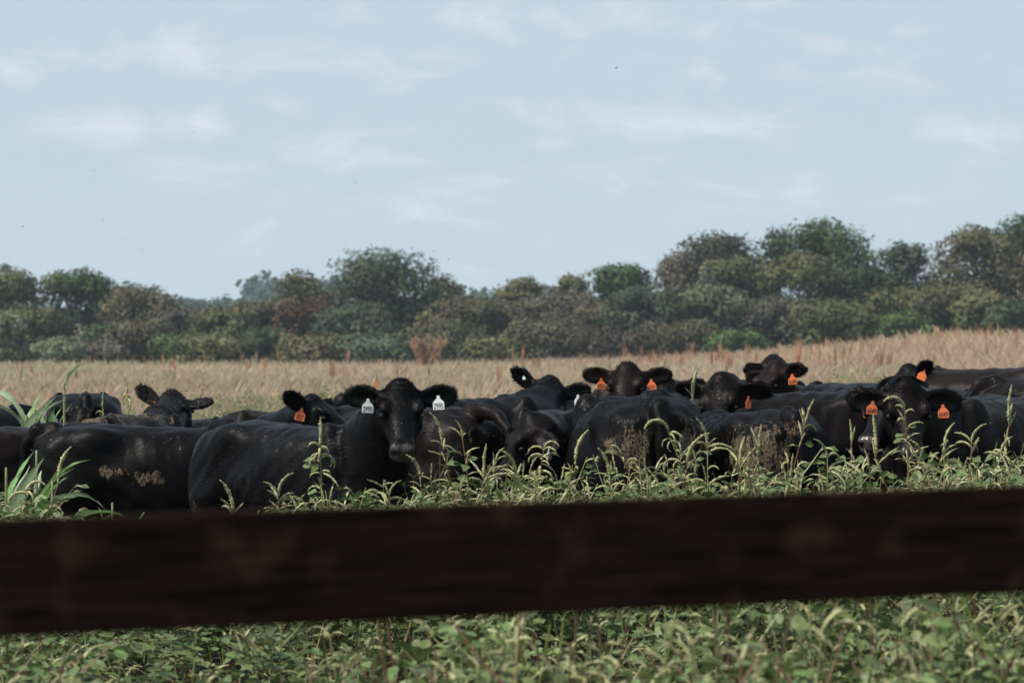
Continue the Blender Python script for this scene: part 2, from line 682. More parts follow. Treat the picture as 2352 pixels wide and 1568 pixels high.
class Field:
    def __init__(s, lo, hi, vox):
        s.lo = np.array(lo, np.float32)
        s.vox = vox
        s.n = np.ceil((np.array(hi) - s.lo) / vox).astype(int) + 1
        s.F = np.full(s.n, .6, np.float32)

    def win(s, lo, hi):
        i0 = np.clip(np.floor((np.array(lo) - s.lo) / s.vox).astype(int), 0, s.n - 1)
        i1 = np.clip(np.ceil((np.array(hi) - s.lo) / s.vox).astype(int) + 1, 1, s.n)
        ax = [(s.lo[k] + s.vox * np.arange(i0[k], i1[k])).astype(np.float32) for k in range(3)]
        return tuple(slice(i0[k], i1[k]) for k in range(3)), ax

    def grid(s, ax):
        G = np.empty((len(ax[0]), len(ax[1]), len(ax[2]), 3), np.float32)
        G[..., 0] = ax[0][:, None, None]
        G[..., 1] = ax[1][None, :, None]
        G[..., 2] = ax[2][None, None, :]
        return G

    def join(s, sl, d, k):
        f = s.F[sl]
        h = np.maximum(k - np.abs(f - d), 0) / k
        s.F[sl] = np.minimum(f, d) - h * h * k * .25

    def cut(s, sl, d, k):
        f = s.F[sl]
        h = np.maximum(k - np.abs(f + d), 0) / k
        s.F[sl] = np.maximum(f, -d) + h * h * k * .25

    def capsule(s, a, b, r1, r2, k, cut=False):
        a = np.array(a)
        b = np.array(b)
        m_ = max(r1, r2) + k * .6 + s.vox
        sl, ax = s.win(np.minimum(a, b) - m_, np.maximum(a, b) + m_)
        (s.cut if cut else s.join)(sl, d_capsule(s.grid(ax), a, b, r1, r2), k)

    def ellipsoid(s, c, r, k, M=None, cut=False):
        m_ = max(r) + k * .6 + s.vox
        c = np.array(c)
        sl, ax = s.win(c - m_, c + m_)
        (s.cut if cut else s.join)(sl, d_ellipsoid(s.grid(ax), c, r, M), k)

    def surface(s):
        F = s.F
        ins = F < 0
        c = np.zeros(tuple(s.n - 1), np.uint8)
        for dx in (0, 1):
            for dy in (0, 1):
                for dz in (0, 1):
                    c += ins[dx:dx + s.n[0] - 1, dy:dy + s.n[1] - 1, dz:dz + s.n[2] - 1]
        act = np.argwhere((c > 0) & (c < 8))
        idx = np.full(c.shape, -1, np.int32)
        idx[tuple(act.T)] = np.arange(len(act))
        offs = np.array([(x, y, z) for x in (0, 1) for y in (0, 1) for z in (0, 1)])
        vals = np.stack([F[tuple((act + o).T)] for o in offs], 1)
        P = np.zeros((len(act), 3))
        cnt = np.zeros(len(act))
        for i in range(8):
            for j in range(i + 1, 8):
                if np.abs(offs[i] - offs[j]).sum() != 1:
                    continue
                a, b = vals[:, i], vals[:, j]
                on = (a < 0) != (b < 0)
                t = np.where(on, a / np.where(on, a - b, 1), 0)
                P += np.where(on[:, None], offs[i] + t[:, None] * (offs[j] - offs[i]), 0)
                cnt += on
        V = s.lo + (act + P / cnt[:, None]) * s.vox
        quads = []
        for ax in range(3):
            o = [0, 0, 0]
            o[ax] = 1
            sa = [slice(1, -1)] * 3
            sb = [slice(1, -1)] * 3
            sa[ax] = slice(0, -1)
            sb[ax] = slice(1, None)
            A, B = ins[tuple(sa)], ins[tuple(sb)]
            e = np.argwhere(A != B)
            e0 = e + np.array([0 if k == ax else 1 for k in range(3)])
            u, v = [(1, 2), (2, 0), (0, 1)][ax]
            du = np.zeros(3, int)
            dv = np.zeros(3, int)
            du[u] = 1
            dv[v] = 1
            qd = np.stack([idx[tuple((e0 - du - dv).T)], idx[tuple((e0 - dv).T)], idx[tuple(e0.T)], idx[tuple((e0 - du).T)]], 1)
            flip = ~A[tuple(e.T)]
            qd[flip] = qd[flip][:, ::-1]
            quads.append(qd)
        Q = np.concatenate(quads)
        Q = Q[(Q >= 0).all(1)]
        return V, Q


def vert_normals(V, Q):
    a = V[Q[:, 2]] - V[Q[:, 0]]
    b = V[Q[:, 3]] - V[Q[:, 1]]
    fn = np.cross(a, b)
    N = np.zeros_like(V)
    for k in range(4):
        np.add.at(N, Q[:, k], fn)
    return unit(N), fn


def tag_parts(parent, pos, xdir, zdir, mat, text=None, s=1.0):
    """flat moulded ear tag hanging from pos; xdir to the right of its reader, zdir up"""
    prof = [(-.034, -.062), (.034, -.062), (.0375, -.058), (.0375, -.018), (.033, -.010), (.011, .012), (.009, .030), (-.009, .030), (-.011, .012),
            (-.033, -.010), (-.0375, -.018), (-.0375, -.058)]
    nn = len(prof)
    V = [(x, -.0013, z) for x, z in prof] + [(x, .0013, z) for x, z in prof]
    front = [tuple(range(nn))]
    back = [tuple(range(2 * nn - 1, nn - 1, -1))]
    side = [(i, i + nn, (i + 1) % nn + nn, (i + 1) % nn) for i in range(nn)]
    # button that pins it
    bt = len(V)
    V += [(.006 * math.cos(a), -.004, .022 + .006 * math.sin(a)) for a in np.arange(8) * math.pi / 4]
    V += [(.006 * math.cos(a), -.0014, .022 + .006 * math.sin(a)) for a in np.arange(8) * math.pi / 4]
    bf = [tuple(range(bt, bt + 8))]
    bs = [(bt + i, bt + i + 8, bt + (i + 1) % 8 + 8, bt + (i + 1) % 8) for i in range(8)]
    me = mesh_from('ear_tag', V, [front, back, side, bf, bs], [mat, M_INK], face_mat=[0] * (2 + nn) + [0] + [0] * 8)
    o = link('ear_tag', me, parent)
    x = Vector(unit(xdir))
    z = Vector(zdir)
    z = (z - x * z.dot(x)).normalized()
    y = z.cross(x)
    Mx = Matrix((x, y, z)).transposed().to_4x4()
    o.matrix_basis = Matrix.Translation(Vector(pos)) @ Mx @ Matrix.Scale(s, 4)
    if text:
        cu = bpy.data.curves.new('number', 'FONT')
        cu.body = text
        cu.align_x = 'CENTER'
        cu.align_y = 'CENTER'
        cu.size = .052
        cu.extrude = .0003
        cu.offset = .0006
        cu.resolution_u = 3
        to = bpy.data.objects.new('number', cu)
        COL.objects.link(to)
        dg = bpy.context.evaluated_depsgraph_get()
        me2 = bpy.data.meshes.new_from_object(to.evaluated_get(dg))
        bpy.data.objects.remove(to)
        bpy.data.curves.remove(cu)
        me2.materials.clear()
        me2.materials.append(M_INK)
        t = link('number', me2, o)
        t.matrix_basis = Matrix.Translation((0, -.0019, -.040)) @ Matrix.Rotation(R(90), 4, 'X') @ Matrix.Diagonal((.62, 1.0, 1.0, 1.0))
    return o


def make_cow(label, x, y, psi, s=1.0, poll=None, f=None, roll=0.0, ears=None, vox=.029, mud=(), dust=(), brown=.03, tags=(), tail='down',
             hair=10027, seed=0, group='black cattle standing in the weeds', dz=0.0):
    rg = np.random.default_rng(100 + seed)
    z0 = float(ground_z(x, y)) + dz
    a = R(psi)
    ca, sa = math.cos(a), math.sin(a)

    def to_local(w):
        w = np.array(w, float) - np.array([x, y, z0])
        return np.array([ca * w[0] + sa * w[1], -sa * w[0] + ca * w[1], w[2]]) / s

    def dir_local(w):
        w = np.array(w, float)
        return np.array([ca * w[0] + sa * w[1], -sa * w[0] + ca * w[1], w[2]])

    if poll is not None:
        pl = to_local(at(*poll))
        fl = unit(dir_local(f))
    else:
        pl = np.array([1.22, .03, .72])
        fl = unit(np.array([.35, .05, -.93]))
    zh = np.array([0, 0, 1.0])
    ul = zh - fl * fl[2]
    ul = unit(ul)
    sl_ = np.cross(ul, fl)           # animal's own left
    if roll:
        cr, sr = math.cos(R(roll)), math.sin(R(roll))
        ul, sl_ = cr * ul + sr * sl_, cr * sl_ - sr * ul
    if poll is not None:
        pl = pl - ul * .05
    if seed >= 0:
        reach = np.linalg.norm(pl - np.array([.55, 0, 1.05]))
        print('cow %-60s poll local %s reach %.2f z0 %.2f' % (label[:60], np.round(pl, 2), reach, z0))

    def hp(t, u, v):
        return pl + (fl * t + ul * u + sl_ * v) * HS

    ears = ears or ((1, .05, -.12), (1, .05, -.12))
    # ears: direction in head terms (outwards, up, forward), [animal's right, animal's left]
    E = []
    for sg, e in zip((-1, 1), ears):
        d = unit(sl_ * sg * e[0] + ul * e[1] + fl * e[2])
        nn_ = fl * (.75 if len(e) < 4 else e[3]) + ul * .45 + sl_ * sg * .15
        if len(e) > 4:
            nn_ = dir_local((0, -1, -.1))
        nn_ = unit(nn_ - d * (nn_ @ d))
        wv = np.cross(nn_, d)
        base = hp(.035, -.035, sg * .105)
        E.append((base, d, wv, nn_, sg))
    pts = [np.array([-.95, -.42, -.02]), np.array([.95, .42, 1.42]), pl - .28, pl + .28, hp(.56, 0, 0) - .16, hp(.56, 0, 0) + .16]
    for b_, d_, *_r in E:
        pts += [b_ + d_ * .27 - .03, b_ + d_ * .27 + .03]
    if tail != 'down':
        pts += [np.array([-1.25, -.45, .5])]
    pts = np.array(pts)
    lo, hi = pts.min(0) - .05, pts.max(0) + .05
    fd = Field(lo, hi, vox)
    # trunk
    sl, ax = fd.win((-.98, -.5, .40), (.98, .5, 1.42))
    xs_ = ax[0].astype(float)
    X, Y, Z = xs_[:, None, None], ax[1][None, :, None].astype(float), ax[2][None, None, :].astype(float)
    fd.join(sl, d_loft(X, Z, Y, TRUNK, 2.35).astype(np.float32), .01)
    for sg in (-1, 1):
        fd.ellipsoid((-.62, sg * .175, .93), (.22, .125, .30), .08)          # thigh
        fd.ellipsoid((-.40, sg * .235, 1.175), (.10, .06, .075), .14)        # hook bone
        fd.ellipsoid((-.33, sg * .33, .72), (.13, .05, .10), .10, cut=True)   # fold before the thigh
        fd.ellipsoid((-.78, sg * .10, 1.15), (.055, .055, .05), .05)         # pin bone
        fd.ellipsoid((.48, sg * .185, 1.02), (.11, .10, .28), .05)           # shoulder blade
        fd.ellipsoid((.62, sg * .19, .80), (.12, .09, .12), .08)             # point of shoulder
        fd.ellipsoid((-.24, sg * .37, 1.12), (.12, .05, .08), .12, cut=True)  # hollow of the flank
        fd.ellipsoid((.33, sg * .365, 1.0), (.045, .055, .25), .07, cut=True)
        fd.ellipsoid((.63, sg * .245, 1.06), (.035, .06, .22), .06, cut=True)  # before the shoulder  # behind the shoulder
        # legs
        fd.capsule((.50, sg * .17, .74), (.52, sg * .165, .42), .105, .058, .08)
        fd.capsule((.52, sg * .165, .42), (.50, sg * .165, .13), .055, .042, .03)
        fd.capsule((.50, sg * .165, .13), (.53, sg * .165, .03), .046, .058, .03)
        fd.capsule((-.58, sg * .17, .80), (-.56, sg * .185, .64), .17, .10, .08)
        fd.capsule((-.56, sg * .185, .64), (-.76, sg * .17, .44), .10, .058, .05)
        fd.capsule((-.76, sg * .17, .44), (-.71, sg * .17, .13), .055, .044, .03)
        fd.capsule((-.71, sg * .17, .13), (-.67, sg * .17, .03), .048, .060, .03)
    fd.ellipsoid((.70, 0, .66), (.15, .12, .15), .10)                         # brisket
    fd.ellipsoid((-.86, 0, .86), (.06, .025, .26), .05, cut=True)            # cleft under the tail
    # neck
    crest0, mid0, thr0 = np.array([.44, 0, 1.155]), np.array([.60, 0, 1.03]), np.array([.68, 0, .86])
    crest1, mid1, thr1 = hp(-.01, -.065, 0), hp(.03, -.10, 0), hp(.10, -.145, 0)
    for sg in (-.5, .5):
        pass
    cm = (crest0 + crest1) / 2 + np.array([0, 0, .0])
    fd.capsule(crest0, cm, .105, .085, .10)
    fd.capsule(cm, crest1, .085, .072, .08)
    fd.capsule(mid0, mid1, .20, .105, .12)
    fd.capsule(thr0, thr1, .17, .085, .10)
    # tail
    if tail == 'down':
        tp = [(-.70, 0, 1.27), (-.82, 0, 1.245), (-.895, 0, 1.15), (-.915, 0, .95), (-.90, 0, .62), (-.89, .01, .40), (-.89, .02, .25)]
    else:
        tp = [(-.70, 0, 1.27), (-.83, 0, 1.275), (-.95, .02, 1.24), (-1.06, .05, 1.16), (-1.12, .08, 1.0), (-1.10, .10, .78), (-1.08, .1, .62)]
    tr = [.055, .045, .036, .030, .026, .034, .014]
    for i in range(len(tp) - 1):
        fd.capsule(tp[i], tp[i + 1], tr[i], tr[i + 1], .05 if i < 2 else .015)
    # head
    hc = hp(.24, -.08, 0)
    sl, ax = fd.win(hc - .42, hc + .42)
    G = fd.grid(ax) - pl.astype(np.float32)
    T_, U_, S_ = G @ fl.astype(np.float32), G @ ul.astype(np.float32), G @ sl_.astype(np.float32)
    fd.join(sl, d_loft(T_, U_, S_, HEAD, 2.25).astype(np.float32), .05)
    Mh = np.stack([fl, ul, sl_])
    fd.ellipsoid(hp(-.012, .030, 0), (.055, .045, .060), .05, Mh)             # poll
    for sg in (-1, 1):
        fd.ellipsoid(hp(.160, .028, sg * .112), (.055, .030, .030), .035, Mh)  # brow
        fd.ellipsoid(hp(.13, -.15, sg * .075), (.10, .075, .040), .05, Mh)    # cheek
        fd.ellipsoid(hp(.200, -.005, sg * .141), (.032, .017, .022), .018, Mh, cut=True)
        fd.ellipsoid(hp(.462, -.012, sg * .046), (.040, .022, .028), .03, Mh)
        fd.ellipsoid(hp(.497, -.040, sg * .052), (.024, .026, .016), .012, Mh, cut=True)  # nostril
        fd.ellipsoid(hp(.29, -.050, sg * .115), (.09, .020, .020), .05, Mh, cut=True)      # hollow of the face
    fd.capsule(hp(.520, -.100, .0), hp(.41, -.098, .085), .006, .006, .012, cut=True)       # mouth
    fd.capsule(hp(.520, -.100, .0), hp(.41, -.098, -.085), .006, .006, .012, cut=True)
    for b_, d_, wv, nn_, sg in E:
        Me = np.stack([d_, wv, nn_])
        fd.capsule(b_ - d_ * .03, b_ + d_ * .05, .045, .034, .03)
        fd.ellipsoid(b_ + d_ * .125, (.122, .066, .030), .025, Me)
        fd.ellipsoid(b_ + d_ * .128 + nn_ * .030, (.098, .046, .028), .012, Me, cut=True)
    V, Q = fd.surface()
    N, fn = vert_normals(V, Q)
    rl_ = np.zeros(len(V))
    for k in range(9):
        w3 = unit(rg.normal(0, 1, 3)) * (2 * math.pi / rg.uniform(.10, .34))
        rl_ += np.sin(V @ w3 + rg.uniform(0, 6.28) + 1.3 * np.sin(V[:, 2] * 7 + k))
    offh = sstep(.30, .55, np.linalg.norm(V - hp(.24, -.08, 0), axis=1))
    fold = np.sin(V[:, 0] * 62 + 9 * V[:, 2] + 2.0 * np.sin(V[:, 2] * 11)) * sstep(.50, .62, V[:, 0]) * sstep(1.0, .8, V[:, 0]) * .0045
    ribs = np.sin(V[:, 0] * 70 + 6 * V[:, 2]) * sstep(-.35, -.1, V[:, 0]) * sstep(.35, .1, V[:, 0]) * sstep(.6, .8, V[:, 2]) * .0022
    V = V + N * ((rl_ * .0021 + fold + ribs) * offh)[:, None]
    N, fn = vert_normals(V, Q)
    # masks carried by the skin
    L = (V - pl) @ np.stack([fl, ul, sl_]).T / HS
    is_head = (L[:, 0] > -.05) & (L[:, 0] < .57) & (np.abs(L[:, 2]) < .16) & (L[:, 1] > -.26) & (L[:, 1] < .11)
    skin = sstep(.448, .466, L[:, 0] + .25 * np.minimum(L[:, 1] + .05, 0)) * (L[:, 1] > -.105) * (np.abs(L[:, 2]) < .082) * is_head
    mudv = np.zeros(len(V))
    for (mx_, my_, mz_, rx, ry, rz, am) in mud:
        q_ = ((V - np.array([mx_, my_, mz_])) / np.array([rx, ry, rz]))
        mudv = np.maximum(mudv, am * np.clip(1.35 - np.linalg.norm(q_, axis=1), 0, 1))
    dustv = np.zeros(len(V))
    for (mx_, my_, mz_, rr, am) in dust:
        dustv = np.maximum(dustv, am * sstep(1.0, .2, np.linalg.norm(V - np.array([mx_, my_, mz_]), axis=1) / rr))
    brv = np.full(len(V), brown)
    root = empty('cow', (x, y, z0), a, s)
    tag(root, label, 'cow', group)
    me = mesh_from('body', V, [Q], [M_FUR], True, {'skin': skin, 'mud': mudv, 'dust': dustv, 'brown': brv})
    link('body', me, root)
    # eyes
    for sg in (-1, 1):
        ev, et = [], []
        for i in range(7):
            th = math.pi * i / 6
            for j in range(10):
                ph = 2 * math.pi * j / 10
                ev.append((.021 * math.sin(th) * math.cos(ph), .021 * math.sin(th) * math.sin(ph), .021 * math.cos(th)))
        for i in range(6):
            for j in range(10):
                et.append((i * 10 + j, (i + 1) * 10 + j, (i + 1) * 10 + (j + 1) % 10, i * 10 + (j + 1) % 10))
        eo = link('eye', EYE_MESH or mesh_from('eye', ev, [et], [M_EYE], True), root)
        eo.location = hp(.197, -.010, sg * .122)
    # coat: short lying hair, longer on the ears, the poll and the tail switch
    if hair:
        area = np.linalg.norm(fn, axis=1)
        cen = V[Q].mean(1)
        w = area * (cen[:, 2] > .45)
        near_head = np.linalg.norm(cen - hc, axis=1) < .36
        w = w * np.where(near_head, 2.6, 1.0)
        isear = np.zeros(len(cen), int)
        for k, (b_, d_, wv, nn_, sg) in enumerate(E):
            qe = cen - (b_ + d_ * .125)
            ee = np.sqrt((qe @ d_ / .135) ** 2 + (qe @ wv / .085) ** 2 + (qe @ nn_ / .06) ** 2)
            isear[(ee < 1) & ((cen - b_) @ d_ > .03)] = k + 1
        w = w * np.where(isear > 0, 3.6, 1.0)
        pick = rg.choice(len(Q), hair, p=w / w.sum())
        f1, f2 = rg.random(hair), rg.random(hair)
        q4 = V[Q[pick]]
        root_p = (q4[:, 0] * ((1 - f1) * (1 - f2))[:, None] + q4[:, 1] * (f1 * (1 - f2))[:, None] + q4[:, 2] * (f1 * f2)[:, None] + q4[:, 3] * ((1 - f1) * f2)[:, None])
        nr = N[Q[pick, 0]]
        lh = (root_p - pl) @ np.stack([fl, ul, sl_]).T
        inh = near_head[pick] & (lh[:, 0] > -.08) & (lh[:, 0] < .56)
        flow = np.tile(np.array([-.75, 0, -.55]), (hair, 1))
        flow[inh] = fl * .6 + np.array([0, 0, -.4])
        ln_ = np.full(hair, .020)
        lift = np.full(hair, .22)
        ln_[inh] = .016
        tuft = inh & (lh[:, 0] < .10) & (lh[:, 1] > -.02)
        ln_[tuft] = .034
        lift[tuft] = .30
        flow[tuft] = fl * .9 + np.array([0, 0, .15]) + rg.normal(0, .35, (int(tuft.sum()), 3))
        nomuz = inh & (lh[:, 0] > .43)
        ln_[nomuz] = .004
        for k, (b_, d_, wv, nn_, sg) in enumerate(E):
            me_ = isear[pick] == k + 1
            qe = root_p[me_] - b_
            side = np.sign(qe @ wv)
            flow[me_] = d_ * .8 + wv * (side * .75)[:, None] + rg.normal(0, .15, (int(me_.sum()), 3))
            rim = np.clip(np.abs(qe @ wv) / .06, 0, 1) + np.clip((qe @ d_) / .2, 0, 1)
            ln_[me_] = .012 + .012 * rim
            lift[me_] = .16
        sw = (root_p[:, 0] < -.84) & (root_p[:, 2] < .7) & (np.abs(root_p[:, 1]) < .16)
        ln_[sw] = .09
        flow[sw] = (0, 0, -1)
        neck = (root_p[:, 0] > .55) & ~inh & (isear[pick] == 0)
        ln_[neck] *= 1.25
        flow += rg.normal(0, .16, flow.shape)
        tang = unit(flow - nr * (flow * nr).sum(1, keepdims=True))
        ln_ = ln_ * rg.uniform(.65, 1.25, hair)
        tip = root_p + tang * (ln_ * np.cos(lift))[:, None] + nr * (ln_ * np.sin(lift) * rg.uniform(.5, 1.3, hair))[:, None]
        wd = unit(np.cross(nr, tang)) * (np.where(isear[pick] > 0, .6, 1.0) * (.0018 + .0010 * rg.random(hair)) * (1.0 if hair > 13000 else 1.35))[:, None]
        r0 = root_p - nr * .002
        HV = np.stack([r0 + wd, r0 - wd, tip], 1).reshape(-1, 3)
        HT = np.arange(hair * 3).reshape(-1, 3)
        src = np.repeat(Q[pick, 0], 3)
        hm = mesh_from('hair', HV, [HT], [M_FUR], True, {'skin': np.zeros(hair * 3), 'mud': mudv[src], 'dust': dustv[src] * .6, 'brown': brv[src], 'strand': np.repeat(rg.random(hair) ** 2.0 * np.where(tuft, .2, 1.0) + .002, 3)})
        hn = unit(np.repeat(nr + tang * .25 + rg.normal(0, .16, nr.shape), 3, 0)).astype(np.float32)
        hm.normals_split_custom_set_from_vertices(hn)
        ho = link('hair', hm, root)
        tag(ho, kind='stuff')
    # tags: (ear 0 right / 1 left of the animal, fraction along, drop, yaw to reader, roll, colour, text)
    for (k, fr, drop, yaw, rl, colr, text, *big) in tags:
        b_, d_, wv, nn_, sg = E[k]
        wp = b_ + d_ * (.25 * fr) + nn_ * .012
        wp = wp + dir_local((0, -.028, -drop)) 
        xd = dir_local((math.cos(R(yaw)), math.sin(R(yaw)), 0))
        zd = dir_local((0, 0, 1.0))
        cr, sr = math.cos(R(rl)), math.sin(R(rl))
        xd, zd = xd * cr + zd * sr, zd * cr - xd * sr
        tag_parts(root, wp, xd, zd, M_TAG_W if colr == 'w' else M_TAG_O, text, (big[0] if big else .88) / s)
    return root


